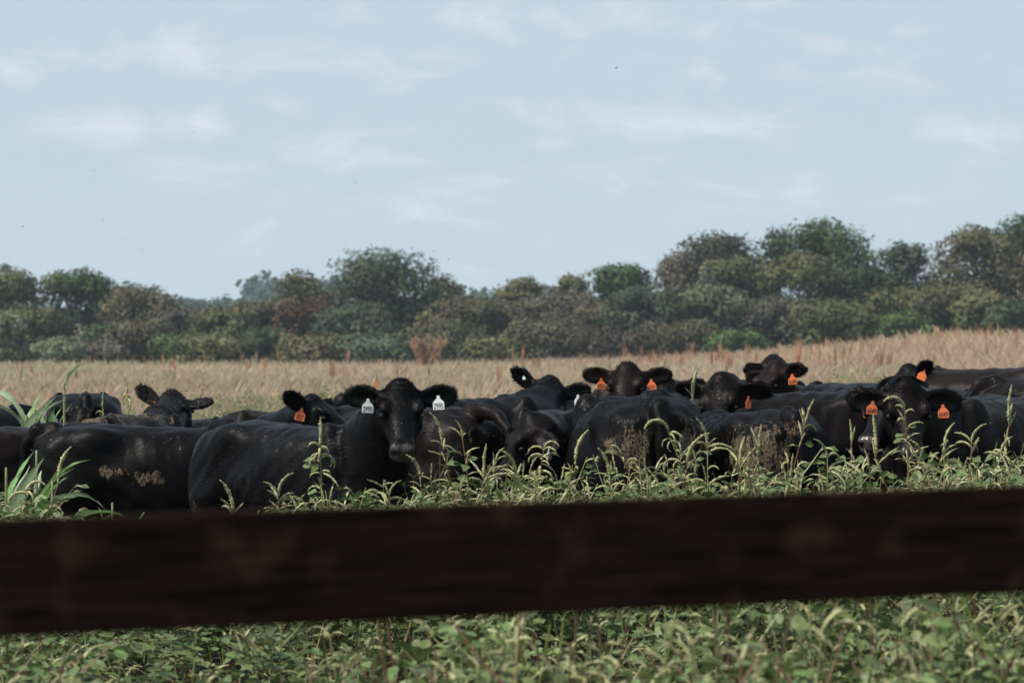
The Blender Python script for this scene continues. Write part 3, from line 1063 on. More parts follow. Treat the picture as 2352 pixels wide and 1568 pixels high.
EYE_MESH = None
NH = 10000
cows = [
    # front row
    dict(label='black cow with two white tags reading 2995, head turned to face the camera', x=-1.27, y=23.0, psi=-46, s=.96,
         poll=(921, 886, 22.15), f=(.045, -.66, -.75), vox=.013, hair=61256, brown=.06,
         ears=((1, .10, -.06, .75, 1), (1, .10, -.06, .75, 1)), mud=((-.70, -.28, .78, .12, .1, .10, .55), (-.2, -.36, .72, .2, .1, .05, .5)), dust=((0, -.3, .9, .9, .10),),
         tags=((0, .40, .035, 12, -3, 'w', '2995'), (1, .52, .020, -4, 3, 'w', '2995'))),
    dict(label='black cow side on at left with mud on its flank, head out of sight', x=-2.30, y=24.75, psi=4, s=.925, brown=.1, hair=10027, vox=.0225,
         mud=((-.30, -.36, .97, .14, .12, .05, .75), (-.05, -.36, .93, .16, .12, .06, .85), (-.78, -.2, .80, .12, .1, .15, .7)),
         dust=((.5, -.2, 1.0, .6, .9), (-.2, -.2, .9, .8, .25))),
    dict(label='brownish cow cut off by the left edge behind the side-on cow', x=-3.78, y=25.9, psi=184, s=.89, brown=.5, dust=((-.5, .2, 1.0, .6, .3),)),
    dict(label='head seen from behind with a tufted poll and an orange tag edge at left', x=-2.58, y=26.2, psi=82, s=.95,
         poll=(396, 903, 27.25), f=(.15, .88, -.42), ears=((1, .0, -.25, -.8), (1, .75, -.25, -.8)), vox=.0225, hair=11113,
         mud=((-.3, .2, 1.26, .8, .4, .12, .95), (.35, .0, 1.25, .3, .3, .14, .6)), dust=((.7, -.1, 1.2, .5, .6),), brown=.25,
         tags=((1, .18, .03, 78, 0, 'o', None),)),
    dict(label='cow behind the 2995 cow, one upright ear with an orange tag reading 657', x=-2.25, y=25.6, psi=-6, s=.90,
         poll=(724, 914, 24.6), f=(.78, -.40, -.48), ears=((1, .42, -.75, .6, 1), (1, .1, -.2)), vox=.0225, hair=11113,
         tags=((0, .26, .040, 10, -14, 'o', '657'),)),
    dict(label='long brownish back showing behind the ear of the 657 cow', x=-1.52, y=28.5, psi=178, s=.945, brown=.5),
    dict(label='black cow with raised tail head standing behind the tagged face of cow 2995', x=-.76, y=25.05, psi=136, s=1.01, tail='out', vox=.0225, hair=11908, brown=.35,
         mud=((-.80, .1, 1.12, .10, .15, .08, .45),), dust=((-.5, .3, 1.0, .7, .4),)),
    dict(label='grazing black cow with drooping ears, a white tag showing edge on', x=.46, y=24.75, psi=243, s=1.0, poll=(1206, 962, 23.75), f=(-.55, -.16, -.82),
         ears=((.55, -.75, .25, .6, 1), (.75, -.45, .25, .6, 1)), vox=.0195, hair=14289, brown=.25, dust=((0, .3, 1.1, .9, .5),),
         tags=((0, .65, .02, 70, 0, 'w', None), (1, .70, .03, 68, 0, 'w', None))),
    dict(label='big black cow rump on to the camera with dried mud beside its tail', x=.735, y=23.35, psi=98, s=1.075, vox=.0195, hair=51832, brown=.12,
         mud=((-.80, -.16, .98, .12, .09, .24, .95), (-.82, .13, 1.02, .14, .09, .16, .95), (-.78, .25, 1.05, .16, .08, .05, .8), (-.80, .10, .82, .16, .08, .14, .85), (-.75, -.26, 1.05, .12, .08, .10, .7)),
         dust=((-.7, .0, 1.2, .4, .6),)),
    dict(label='black cow with a mud-caked rump and tail to the right of the big rump', x=1.42, y=23.55, psi=109, s=1.0, vox=.0195, hair=51832, brown=.1,
         mud=((-.76, .16, .92, .18, .18, .34, 1.0), (-.62, .26, 1.0, .3, .12, .22, .85), (-.82, 0, 1.18, .12, .10, .10, .85), (-.78, -.18, .78, .16, .12, .26, .9)),
         dust=((-.5, .2, 1.2, .6, .6),)),
    # right hand group
    dict(label='black cow with orange tags reading 6649, face towards the camera above the seed heads', x=3.06, y=24.35, psi=228, s=1.02,
         poll=(2083, 886, 23.3), f=(.03, -.60, -.80), vox=.013, hair=56544, brown=.42,
         ears=((1, -.12, .02, .75, 1), (1, -.18, .02, .75, 1)), dust=((.3, .3, 1.1, .8, .6),),
         tags=((0, .42, .030, 6, -8, 'o', '6649'), (1, .50, .045, -6, 3, 'o', '6649'))),
    dict(label='dark face pointing down left beside the 6649 cow, only muzzle and bridge showing', x=2.98, y=25.2, psi=240, s=1.0,
         poll=(2046, 892, 24.05), f=(-.42, -.66, -.62), vox=.013, hair=10027, brown=.05, tags=((0, .30, .05, 15, 4, 'o', '06'),)),
    dict(label='black cow side on with its head turned and one eye visible above the muddy rump', x=1.93, y=26.0, psi=181, s=1.03,
         poll=(1650, 872, 25.3), f=(-.14, -.48, -.86), roll=-12, ears=((1, .1, -.2), (.8, -.3, .0)), vox=.0195, hair=14289, brown=.3,
         dust=((.2, .3, 1.1, .9, .8),), tags=((1, .30, .06, 55, 0, 'o', None),)),
    # second row
    dict(label='long-backed black cow with a white tag behind the centre of the herd', x=-.42, y=28.2, psi=10, s=1.03, poll=(1262, 873, 28.7), f=(-.30, -.70, -.62), roll=12,
         ears=((.9, .55, -.25), (1, .35, -.1, .75, 1)), vox=.0225, hair=11113, tags=((1, .55, .05, 0, 8, 'w', None), (0, .45, -.02, 0, 8, 'w', None, .32))),
    dict(label='black cow facing the camera over the backs with two orange tags reading 6501', x=.92, y=30.0, psi=-92, s=1.03, poll=(1440, 842, 28.9), f=(-.10, -.74, -.64),
         ears=((1, .16, -.05, .75, 1), (1, .12, -.05, .75, 1)), vox=.0195, hair=15877, brown=.45,
         tags=((0, .38, .040, 6, 0, 'o', '6501'), (1, .32, .040, -8, 6, 'o', '6501'))),
    dict(label='black cow whose tagged ear sticks out right of the 6501 face', x=1.55, y=31.6, psi=-100, s=1.0, poll=(1528, 874, 30.4), f=(-.1, -.72, -.66),
         ears=((1, .1, -.1), (1, .38, -.05, .75, 1)), vox=.0225, tags=((1, .42, .03, 0, 0, 'o', None),)),
    dict(label='black back and rump directly right of the 6501 face, head hidden', x=1.78, y=28.1, psi=2, s=.985, hair=9525, dust=((-.3, 0, 1.2, .6, .3),)),
    dict(label='dark low back visible between the white-tagged cow and the 6501 face', x=.55, y=31.4, psi=176, s=1.0),
    dict(label='cow with a brown-tinged forehead and an orange tag reading 6584', x=2.10, y=31.0, psi=-96, s=.98, poll=(1775, 838, 29.6), f=(-.52, -.50, -.68), roll=-4,
         ears=((1, -.05, .05, .75, 1), (1, .22, -.1, .75, 1)), vox=.0195, hair=15877, brown=.7,
         tags=((0, .42, .03, 10, 6, 'o', '6584'), (1, .40, .04, -8, 4, 'o', '6584'))),
    dict(label='cow farthest back whose dark poll rises behind the 6584 head', x=2.25, y=33.6, psi=-84, s=.98, poll=(1772, 822, 32.9), f=(-.3, .6, -.5), ears=((1, -.2, -.1), (1, -.2, -.1))),
    dict(label='low black back between the 6584 cow and the head with two orange tags', x=2.55, y=31.9, psi=176, s=.955, dz=.0, hair=9525),
    dict(label='cow at right rear with a raised muzzle-down head and orange tags in both ears', x=2.67, y=29.9, psi=-70, s=.95, poll=(2080, 846, 29.0), f=(-.45, -.50, -.62), roll=-8,
         ears=((1, -.15, .2), (.75, .5, -.1, .75, 1)), vox=.0195, hair=10027, dz=.02,
         tags=((0, .75, .02, 62, 20, 'o', None), (1, .40, .01, -10, -24, 'o', None))),
    dict(label='brown-black cow with a high rump at the far right behind the others', x=3.78, y=30.6, psi=152, s=1.02, brown=.5, dz=.0, hair=11113,
         mud=((-.70, .2, 1.1, .2, .15, .08, .6),)),
    dict(label='black rump with a pale lit edge right behind the 6649 head', x=3.10, y=27.6, psi=84, s=.96, mud=((-.5, .2, 1.28, .25, .1, .06, .5),)),  # here the mud mask paints the lit edge along the back
    dict(label='cow cut off by the right edge behind the 6649 cow', x=4.02, y=26.3, psi=6, s=1.02, brown=.3, dz=.02),
    # far left
    dict(label='rounded black rump alone at the left seen behind the tall corn stalk', x=-3.62, y=32.4, psi=98, s=1.0, hair=9525, dust=((-.6, 0, 1.1, .6, .6),)),
    dict(label='head with two small white tags in front of the rounded rump at left', x=-3.35, y=29.9, psi=-98, s=.86, poll=(184, 945, 28.9), f=(-.35, -.62, -.70),
         ears=((.75, .4, -.15), (.7, .55, -.1)), vox=.0225, tags=((0, .8, .06, 30, 0, 'w', None), (1, .62, .07, 30, 0, 'w', None))),
    dict(label='black back at the left edge beyond the pale corn leaves', x=-4.45, y=29.2, psi=181, s=.955),
    dict(label='low dark back behind the tufted poll at left', x=-2.75, y=30.2, psi=4, s=.875),
]
for i, c in enumerate(cows):
    make_cow(seed=i, **c)
# ------------------------------------------------------------------ tree line at the far edge of the field
DG, GR, OL, BR, GB, PG, BL = ((.042, .064, .027), (.064, .098, .031), (.112, .112, .050), (.106, .094, .050), (.104, .096, .068), (.120, .138, .080), (.068, .092, .055))


def leaf_cloud(acc, C, rad, nleaf, size, col, rg, colvar=.08):
    """leaf-sized faces through and over an ellipsoid clump"""
    d = unit(rg.normal(0, 1, (nleaf, 3)))
    r = rg.random(nleaf) ** .30
    lump = 1 + .18 * np.sin(d[:, 0] * 5 + C[0]) * np.sin(d[:, 1] * 4 + C[2]) + .12 * np.sin(d[:, 2] * 7 + C[1])
    P = C + d * (r * lump)[:, None] * rad
    nrm = unit(d * .9 + np.array([0, 0, .35]) + rg.normal(0, .45, (nleaf, 3)))
    if hasattr(acc, 'N'):
        acc.N.append(np.repeat(unit(d * .9 + nrm * .34 + np.array([0, 0, .14])), 4, 0))
    a = unit(np.cross(nrm, rg.normal(0, 1, (nleaf, 3))))
    b = np.cross(nrm, a)
    s = size * rg.uniform(.6, 1.4, nleaf)[:, None]
    V = np.stack([P - a * s, P - b * s * .62, P + a * s, P + b * s * .62], 1).reshape(-1, 3)
    i = np.arange(nleaf) * 4
    T = np.concatenate([np.stack([i, i + 1, i + 2], 1), np.stack([i, i + 2, i + 3], 1)])
    c = np.array(col) * (1 + rg.normal(0, colvar, (nleaf, 1))) * (1 + rg.normal(0, .06, (nleaf, 3)))
    acc.add(V, T, np.repeat(np.clip(c, .008, .5), 4, 0))


def make_tree(label, u, vtop, width, d, col, kind='tree', col2=None, gaps=.0, n=2600, twig=0, seed=0, cat='tree', base=.05, group='trees along the far edge of the field'):
    rg = np.random.default_rng(500 + seed)
    if kind == 'bush':
        col = tuple(1.3 * k_ for k_ in col)
    X = (u - 1176) / FPX * d
    z0 = float(ground_z(X, d)) - .3
    top = CAM_H - (vtop - 784) / FPX * d
    H = top - z0
    Wd = width / FPX * d * 1.10
    root = empty(kind, (X, d, z0))
    tag(root, label, cat, group)
    # trunk with limbs
    acc = Acc()
    tr = .022 * H + .04
    wob = rg.normal(0, .02 * H, (5, 2))
    P = [(wob[i, 0] * i / 4, wob[i, 1] * i / 4, H * .78 * i / 4) for i in range(5)]
    V, T = tube(P, [tr, tr * .8, tr * .6, tr * .4, tr * .15], 7)
    acc.add(V, T, (.08, .065, .05))
    limbs = []
    for k in range(7):
        h0 = rg.uniform(.18, .6) * H
        an = rg.uniform(0, 2 * math.pi)
        e = np.array([math.cos(an) * Wd * rg.uniform(.25, .42), math.sin(an) * Wd * rg.uniform(.25, .42), min(h0 + rg.uniform(.12, .35) * H, H * .92)])
        p0 = np.array([0, 0, h0])
        m_ = (p0 + e) / 2 + np.array([0, 0, .05 * H])
        V, T = tube([p0, m_, e], [tr * .42, tr * .28, tr * .1], 5)
        acc.add(V, T, (.08, .065, .05))
    for k in range(twig):
        an = rg.uniform(0, 2 * math.pi)
        p0 = np.array([rg.normal(0, .1) * Wd, rg.normal(0, .1) * Wd, rg.uniform(.1, .5) * H])
        e = np.array([math.cos(an) * Wd * rg.uniform(.2, .5), math.sin(an) * Wd * rg.uniform(.2, .5), rg.uniform(.5, .98) * H])
        V, T = tube([p0, (p0 + e) / 2 + rg.normal(0, .03 * H, 3), e], [.06, .045, .02], 3)
        acc.add(V, T, (.115, .10, .09))
    link('trunk', acc.mesh('trunk', [M_BARK]), root)
    # crown
    acc = Acc()
    acc.N = []
    nclump = int(14 + 10 * min(2, H / 8))
    made = 0
    for k in range(nclump):
        ang = rg.uniform(0, 2 * math.pi)
        hz = rg.uniform(base, 1.0)
        prof = math.sqrt(max(0, 1 - ((hz - .45) / .60) ** 2))
        rr = math.sqrt(rg.random()) * .40 * prof
        cr = rg.uniform(.17, .26)
        if k < 5:           # the outline itself
            a_ = (-1.3, -.65, 0, .6, 1.25)[k] + rg.normal(0, .12)
            C = np.array([math.sin(a_) * Wd * .34, rg.normal(0, .1) * Wd, H * (.50 + .36 * math.cos(a_))])
            cr = rg.uniform(.17, .21)
        else:
            C = np.array([math.cos(ang) * rr * Wd, math.sin(ang) * rr * Wd, min(hz * H, H * (1 - cr * .8))])
        rad = np.array([cr * Wd * 1.12, cr * Wd * 1.12, max(cr * Wd * .95, cr * H * .66)])
        if C[2] + rad[2] > H:
            C[2] = H - rad[2]
        cc = np.array(col) if (col2 is None or rg.random() > .35) else np.array(col) * .5 + np.array(col2) * .5
        cc = cc * rg.uniform(.70, 1.02) * (1 + rg.normal(0, .035, 3))
        nl = int(2.6 * n / nclump * (1 - gaps * rg.random()))
        leaf_cloud(acc, C, rad, nl, .21 * (d / 400), cc, rg)
    # stray sprays that break the outline
    for k in range(11):
        a_ = rg.uniform(-1.7, 1.7)
        C = np.array([math.sin(a_) * Wd * .45, rg.normal(0, .15) * Wd, H * (.48 + .47 * math.cos(a_))])
        leaf_cloud(acc, C, np.array([.05, .05, .06]) * Wd, 16, .15 * (d / 400), np.array(col) * rg.uniform(.8, 1.2), rg)
    V, T, Cc = acc.get()
    V[:, 2] = np.maximum(V[:, 2], .02)
    me = mesh_from('crown', V, [T], [M_TREE], True, colors=Cc)
    me.normals_split_custom_set_from_vertices(np.concatenate(acc.N).astype(np.float32))
    link('crown', me, root)
    return root


TREES = [
    # label, u, vtop, width, depth, colour, options
    ('olive-brown tree cut by the left edge of the wood', 15, 612, 165, 412, OL, dict(col2=BR)),
    ('pale bluish-green bush at the foot of the wood on the far left edge', 5, 712, 125, 392, PG, dict(kind='bush')),
    ('bright green round tree second from the left edge', 165, 617, 180, 418, GR, dict(col2=DG, n=3400)),
    ('pale green tree top peeping between the green tree and a brown crown at left', 272, 655, 90, 432, OL, {}),
    ('broad brown-olive tree left of the gap with blue hills', 335, 657, 200, 410, BR, dict(col2=OL, n=3200)),
    ('grey twiggy tree with thin leaves left of the gap', 425, 700, 140, 403, GB, dict(twig=40, n=1600)),
    ('green-olive rounded tree standing under the gap with blue hills', 515, 702, 150, 398, OL, dict(col2=GR)),
    ('low pale olive bush before the left trees', 140, 775, 120, 388, PG, dict(kind='bush', n=1400)),
    ('grey leafless bush low between the left trees', 222, 782, 120, 390, GB, dict(kind='bush', twig=30, n=900)),
    ('low brown tree beneath the broad brown-olive crown', 330, 730, 160, 394, BR, dict(n=2000)),
    ('dark green low tree at the foot of the grey twiggy one', 425, 762, 150, 390, GR, dict(n=1800)),
    ('tan tree top at the right rim of the gap', 562, 690, 80, 428, BR, dict(col2=OL)),
    ('dark green shrub below the tan tree tops', 612, 752, 110, 392, DG, dict(kind='bush', n=1600)),
    ('tan and rusty tree left of the reddish-brown crown', 608, 690, 110, 415, BR, {}),
    ('loose olive tree with sky gaps left of the big oak', 688, 610, 125, 425, OL, dict(gaps=.6, n=1900)),
    ('reddish-brown round tree left of the big oak', 712, 678, 150, 402, (.085, .052, .030), dict(n=2600, twig=20)),
    ('big dark spreading oak, tallest in the middle of the wood', 892, 569, 265, 408, DG, dict(col2=BL, n=6500, gaps=.3)),
    ('bluish-green lower tree in front of the big oak on its left', 815, 690, 170, 396, BL, dict(col2=PG, n=2600)),
    ('bluish-green bush at the foot of the big oak', 850, 765, 170, 390, BL, dict(kind='bush', n=1800)),
    ('olive-brown tree at the right shoulder of the big oak', 1025, 628, 110, 420, OL, dict(twig=24, gaps=.5, n=1700)),
    ('brown tree spreading right of the big oak', 1060, 678, 190, 400, BR, dict(col2=OL, n=3000)),
    ('brown and green low tree behind the rust-red bush', 1015, 735, 190, 392, BR, dict(col2=GR, n=2200)),
    ('pale olive tree with sky gaps in the middle dip', 1200, 628, 125, 424, OL, dict(gaps=.55, n=2000)),
    ('broad brown tree filling the middle dip', 1170, 688, 190, 402, BR, dict(col2=OL, n=3000)),
    ('low green bush right of the rust-red bush', 1110, 765, 150, 390, OL, dict(kind='bush', col2=GR, n=1700)),
    ('small olive tree top right of the middle dip', 1312, 622, 80, 426, OL, dict(n=1300)),
    ('grey-brown tree right of the middle dip', 1295, 665, 200, 404, GB, dict(col2=BR, n=3000, twig=30)),
    ('low mauve-brown tree in front at the middle right', 1270, 728, 210, 393, BR, dict(col2=GB, n=2600)),
    ('bright green tree rising at the start of the tall right wood', 1430, 602, 165, 415, GR, dict(n=2800)),
    ('brown tree in front of the bright green crown', 1385, 690, 180, 399, BR, dict(col2=GB, n=2600)),
    ('bluish-green tree standing forward in the brown ones', 1478, 655, 165, 394, BL, dict(n=3200)),
    ('grey twiggy tree at the left flank of the tall right wood', 1565, 572, 140, 412, GB, dict(twig=50, n=2000, col2=OL)),
    ('dark brown-green domed tree of the right wood', 1655, 527, 200, 422, (.052, .050, .030), dict(col2=DG, n=3800, gaps=.3)),
    ('olive tree with layered clumps below the domed brown-green one', 1695, 585, 190, 408, OL, dict(col2=GR, n=3200)),
    ('pale green tree flecked orange in front of the right wood', 1640, 648, 165, 394, PG, dict(col2=BL, n=3000)),
    ('dark slender tree left of the tallest green crown', 1785, 515, 95, 424, DG, dict(gaps=.5, n=1700)),
    ('tall bright green tree, highest of the right wood', 1900, 500, 235, 420, GR, dict(col2=DG, n=4600)),
    ('olive tree with an arching crown below the tallest green one', 1835, 575, 170, 406, OL, dict(twig=40, n=2600)),
    ('dark green tree on the right slope of the tallest crown', 1985, 600, 190, 409, DG, dict(col2=GR, n=3400)),
    ('bluish tree standing alone in the notch of the right wood', 2080, 548, 125, 422, BL, dict(n=2200)),
    ('grey-brown bare tree low in the right wood', 1790, 680, 190, 394, GB, dict(twig=60, n=2000)),
    ('olive low tree with horizontal layers right of the bare one', 1915, 688, 190, 391, OL, dict(col2=GR, n=2800)),
    ('brown tree between the notch and the right edge', 2235, 512, 215, 414, BR, dict(col2=OL, n=4400)),
    ('dark tree with sky holes cut by the right edge', 2335, 482, 150, 424, DG, dict(gaps=.4, n=3000)),
    ('olive-brown tree below the notch of the right wood', 2075, 660, 190, 397, OL, dict(col2=BR, n=2800)),
    ('brown tree low in front near the right edge', 2190, 640, 210, 395, BR, dict(col2=OL, n=3000)),
    ('pale olive round bush near the right edge', 2260, 668, 130, 389, OL, dict(kind='bush', n=1900)),
    ('dark green bush at the right edge above the tall red grass', 2335, 690, 130, 387, DG, dict(kind='bush', col2=GR, n=2000)),
    ('green bush low between the olive trees at right', 2085, 715, 130, 386, GR, dict(kind='bush', n=1700)),
    ('dark low tree under the pale green flecked one', 1560, 735, 190, 389, BR, dict(col2=DG, n=2200)),
    ('small green bush below the pale green flecked tree', 1690, 755, 130, 385, GR, dict(kind='bush', n=1500)),
    ('green low tree left of the reddish-brown crown', 480, 765, 140, 387, OL, dict(kind='bush', col2=GR, n=1600)),
    ('brown bush below the reddish-brown crown', 720, 765, 170, 389, BR, dict(kind='bush', col2=DG, n=1800)),
    ('dark undergrowth bush beneath the brown trees right of centre', 1400, 745, 200, 388, (.050, .042, .030), dict(kind='bush', n=2000)),
    ('dark green tree at the far left beneath the olive-brown one', 70, 700, 150, 402, OL, dict(col2=DG, n=2400)),
    ('dark green bush between the green and brown trees at left', 250, 740, 130, 399, DG, dict(kind='bush', n=1600)),
    ('leafy brown tree leaning off the right edge', 2420, 560, 200, 410, BR, dict(n=2400)),
    ('leafy olive tree just off the left edge', -70, 640, 170, 412, OL, dict(n=2000)),
]
for i, (lab, u, vt, w, d, c, kw) in enumerate(TREES):
    kd = kw.pop('kind', 'tree')
    make_tree(lab, u, vt, w, d, c, kd, seed=i, cat=kd, **kw)

# the wood goes on to either side of the view
acc = Acc()
rg = np.random.default_rng(91)
for k in range(46):
    sgn = -1 if k % 2 else 1
    d = rg.uniform(390, 430)
    X = sgn * rg.uniform(62, 150)
    g0 = float(ground_z(X, d))
    hh = rg.uniform(6, 12)
    cc = np.array((DG, GR, OL, BR, BL)[rg.integers(5)])
    for q_ in range(5):
        leaf_cloud(acc, np.array([X + rg.normal(0, 2.2), d + rg.normal(0, 1.5), g0 + hh * rg.uniform(.3, .75)]), np.array([2.6, 2.6, hh * .26]), 90, .42, cc * rg.uniform(.8, 1.2), rg)
tag(link('wood_edge', acc.mesh('wood_edge', [M_TREE])), 'trees of the wood going on beyond both ends of the tree line', 'wood', kind='stuff')

# far-off wood on the hill beyond, one mass in the haze
acc = Acc()
rg = np.random.default_rng(90)
for u0, u1, v0, v1 in ((400, 640, 690, 684), (562, 640, 640, 634), (575, 630, 655, 690), (600, 800, 646, 638), (1080, 1260, 664, 660), (230, 330, 654, 660), (-60, 60, 602, 606), (-300, 400, 730, 712), (640, 2700, 690, 690)):
    for k in range(int((u1 - u0) / 14)):
        u = u0 + (u1 - u0) * (k + .5) / int((u1 - u0) / 14)
        d = rg.uniform(1480, 1600)
        v = v0 + (v1 - v0) * rg.random() + rg.normal(0, 4) - 4
        X = (u - 1176) / FPX * d
        top = CAM_H - (v - 784) / FPX * d
        g0 = float(ground_z(X, d))
        rz = max(2.5, (top - g0) / 2 * 1.05)
        leaf_cloud(acc, np.array([X, d, top - rz]), np.array([4.2, 3.4, rz]), 150, 1.7, (.035, .055, .03), rg)
wood = link('distant_wood', acc.mesh('distant_wood', [M_TREE]))
tag(wood, 'hazy blue wood on the far hill seen through the gap in the trees', 'wood', kind='stuff')

# ------------------------------------------------------------------ dry grass of the field


def vnoise(x, y, seed, sc):
    r_ = np.random.default_rng(seed)
    tot = np.zeros_like(x)
    amp = 1.0
    for o in range(4):
        for k in range(3):
            a, ph = r_.uniform(0, 2 * math.pi), r_.uniform(0, 6.28)
            tot += amp * np.sin((x * math.cos(a) + y * math.sin(a)) / sc * (2 ** o) * r_.uniform(.7, 1.3) + ph)
        amp *= .6
    return tot / 3.0


N = 72000
rg = np.random.default_rng(11)
dd = np.where(rg.random(N) < .45, 1 / rg.uniform(1 / 430, 1 / 27, N), np.exp(rg.uniform(math.log(27), math.log(430), N)))
tt = np.where(rg.random(N) < .84, rg.uniform(-.155, .155, N), rg.uniform(-.28, .28, N))
gxp, gyp = tt * dd + np.sign(tt) * .4, dd
gzp = ground_z(gxp, gyp)
n1 = vnoise(gxp, gyp * .35, 1, 9.0) + .5 * vnoise(gxp, gyp * .6, 5, 2.5)
n2 = vnoise(gxp, gyp * .35, 2, 14.0) + .5 * vnoise(gxp, gyp * .6, 6, 3.0)
straw, green, rust, pink = np.array([.44, .355, .255]), np.array([.30, .295, .175]), np.array([.39, .265, .19]), np.array([.46, .355, .275])
c = np.tile(straw, (N, 1))
c[n1 > .45] = green
c[(n2 > .70) & (n1 <= .45)] = rust
c[(n2 < -.45) & (n1 <= .45)] = pink
uu = gxp / gyp * FPX + 1176
near_g = (dd < 80) & (rg.random(N) < (.12 + .75 * sstep(440, 540, uu) * sstep(930, 800, uu)) * sstep(84, 50, dd))
c[near_g] = np.array([.27, .275, .15])
rustband = (dd > 55) & (dd < 110) & (rg.random(N) < .22) & (n1 < .9)
c[rustband] = rust
right_rust = (gxp > 9) & (gyp > 100) & (rg.random(N) < .45)
c[right_rust] = np.array([.42, .29, .205])
acc = Acc()
for b in range(3):
    h = rg.uniform(.22, .80, N) * (1 + .22 * np.clip(vnoise(gxp, gyp * .5, 14, 3.0), -1.2, 1.2)) * np.where(near_g, 1.1, 1.0) * (1 + .25 * sstep(8, 20, gxp) * (gyp > 90)) * np.where(dd > 300, .85, 1)
    ang = rg.uniform(0, 2 * math.pi, N)
    ox = rg.normal(0, .0011, N) * dd + rg.normal(0, .03, N)
    wv = (.002 + .000075 * dd) * rg.uniform(.6, 1.5, N)
    lean = rg.normal(0, .38, N) * h
    bx, by = gxp + ox, gyp + rg.normal(0, .1, N)
    V = np.empty((N, 4, 3))
    V[:, 0] = np.stack([bx - wv * .6 * np.cos(ang), by - wv * .6 * np.sin(ang), gzp - .05], 1)
    V[:, 1] = np.stack([bx + wv * .6 * np.cos(ang), by + wv * .6 * np.sin(ang), gzp - .05], 1)
    V[:, 2] = np.stack([bx + lean * .7 + wv * np.cos(ang), by + wv * np.sin(ang), gzp + h * .8], 1)
    V[:, 3] = np.stack([bx + lean - wv * .2, by, gzp + h], 1)
    i = np.arange(N) * 4
    T = np.concatenate([np.stack([i, i + 1, i + 2], 1), np.stack([i, i + 2, i + 3], 1)])
    n3 = vnoise(gxp, gyp * .25, 9, 20.0) + .6 * vnoise(gxp, gyp * .5, 12, 4.0)
    cc = c * (1 + rg.normal(0, .10, (N, 1)) + .19 * np.clip(n3, -1.5, 1.5)[:, None]) * (1 + rg.normal(0, .04, (N, 3)))
    acc.add(V.reshape(-1, 3), T, np.repeat(np.clip(cc, .02, .8), 4, 0))
# tall rusty dock stalks that stand over the grass
K = 240
dk = np.exp(rg.uniform(math.log(110), math.log(390), K))
tk = np.where(rg.random(K) < .5, rg.uniform(-.15, .15, K), rg.uniform(.03, .155, K))
for x, y in zip(tk * dk, dk):
    z = float(ground_z(x, y))
    h = rg.uniform(.9, 1.45) if y < 300 else rg.uniform(.9, 1.9)
    w = .0006 * y * rg.uniform(.5, 1.0)
    col = np.array([.32, .17, .11]) * rg.uniform(.8, 1.3) if rg.random() < .75 else np.array([.30, .22, .12])
    for q_ in range(3):
        a = rg.uniform(0, 3.14)
        l_ = rg.normal(0, .12)
        V = [(x - w * .1, y, z), (x + w * .1, y, z), (x + l_ * .6 + w * math.cos(a) * .5, y + w * math.sin(a) * .5, z + h * .62), (x + l_ * .6 - w * math.cos(a) * .5, y - w * math.sin(a) * .5, z + h * .66), (x + l_, y, z + h * rg.uniform(.85, 1.05))]
        acc.add(V, [(0, 1, 2), (0, 2, 3), (3, 2, 4)], col)
grass = link('dry_grass', acc.mesh('dry_grass', [M_GRASS]))
tag(grass, 'tall dry straw-coloured grass with rusty and green patches across the field', 'grass', kind='stuff')

# the rust-red bush that stands over the grass in front of the wood
d = 250.0
p0 = at(980, 828, d)
g0 = float(ground_z(p0[0], d))
rb = empty('rust_bush', (p0[0], d, g0))
tag(rb, 'upright rust-red dried bush standing alone in the field before the wood', 'bush')
rg = np.random.default_rng(33)
H = (CAM_H - (768 - 784) / FPX * d) - g0
sa_, fa_ = Acc(), Acc()
for k in range(46):
    a = rg.uniform(-.62, .62)
    hh = H * (1.04 - .20 * abs(a) - rg.uniform(0, .30))
    e = np.array([math.sin(a) * hh * 1.0, rg.normal(0, .3), hh])
    P = [np.array([rg.normal(0, .10), 0, 0]), np.array([e[0] * .40, e[1] * .4, e[2] * .5]), e]
    V, T = tube(P, [.022, .018, .008], 4)
    sa_.add(V, T, (.34, .20, .13))
    for q_ in range(9):
        t = rg.uniform(.25, 1.0)
        C = (P[1] * (1 - t) + e * t) if t > .5 else (P[0] * (1 - t * 2) + P[1] * t * 2)
        leaf_cloud(fa_, C + rg.normal(0, .03, 3), np.array([.045, .045, .20]), 12, .045, np.array([.47, .31, .215]) * rg.uniform(.75, 1.2), rg)
link('stem', sa_.mesh('stem', [M_GRASS]), rb)
link('seed_plumes', fa_.mesh('seed_plumes', [M_GRASS]), rb)['kind'] = 'stuff'
# ------------------------------------------------------------------ pigweed: prototypes
LEAF_G = np.array([.110, .150, .052])
SPIKE_G = np.array([.36, .355, .185])
STEM_R = np.array([.17, .080, .055])
STEM_G = np.array([.20, .21, .09])


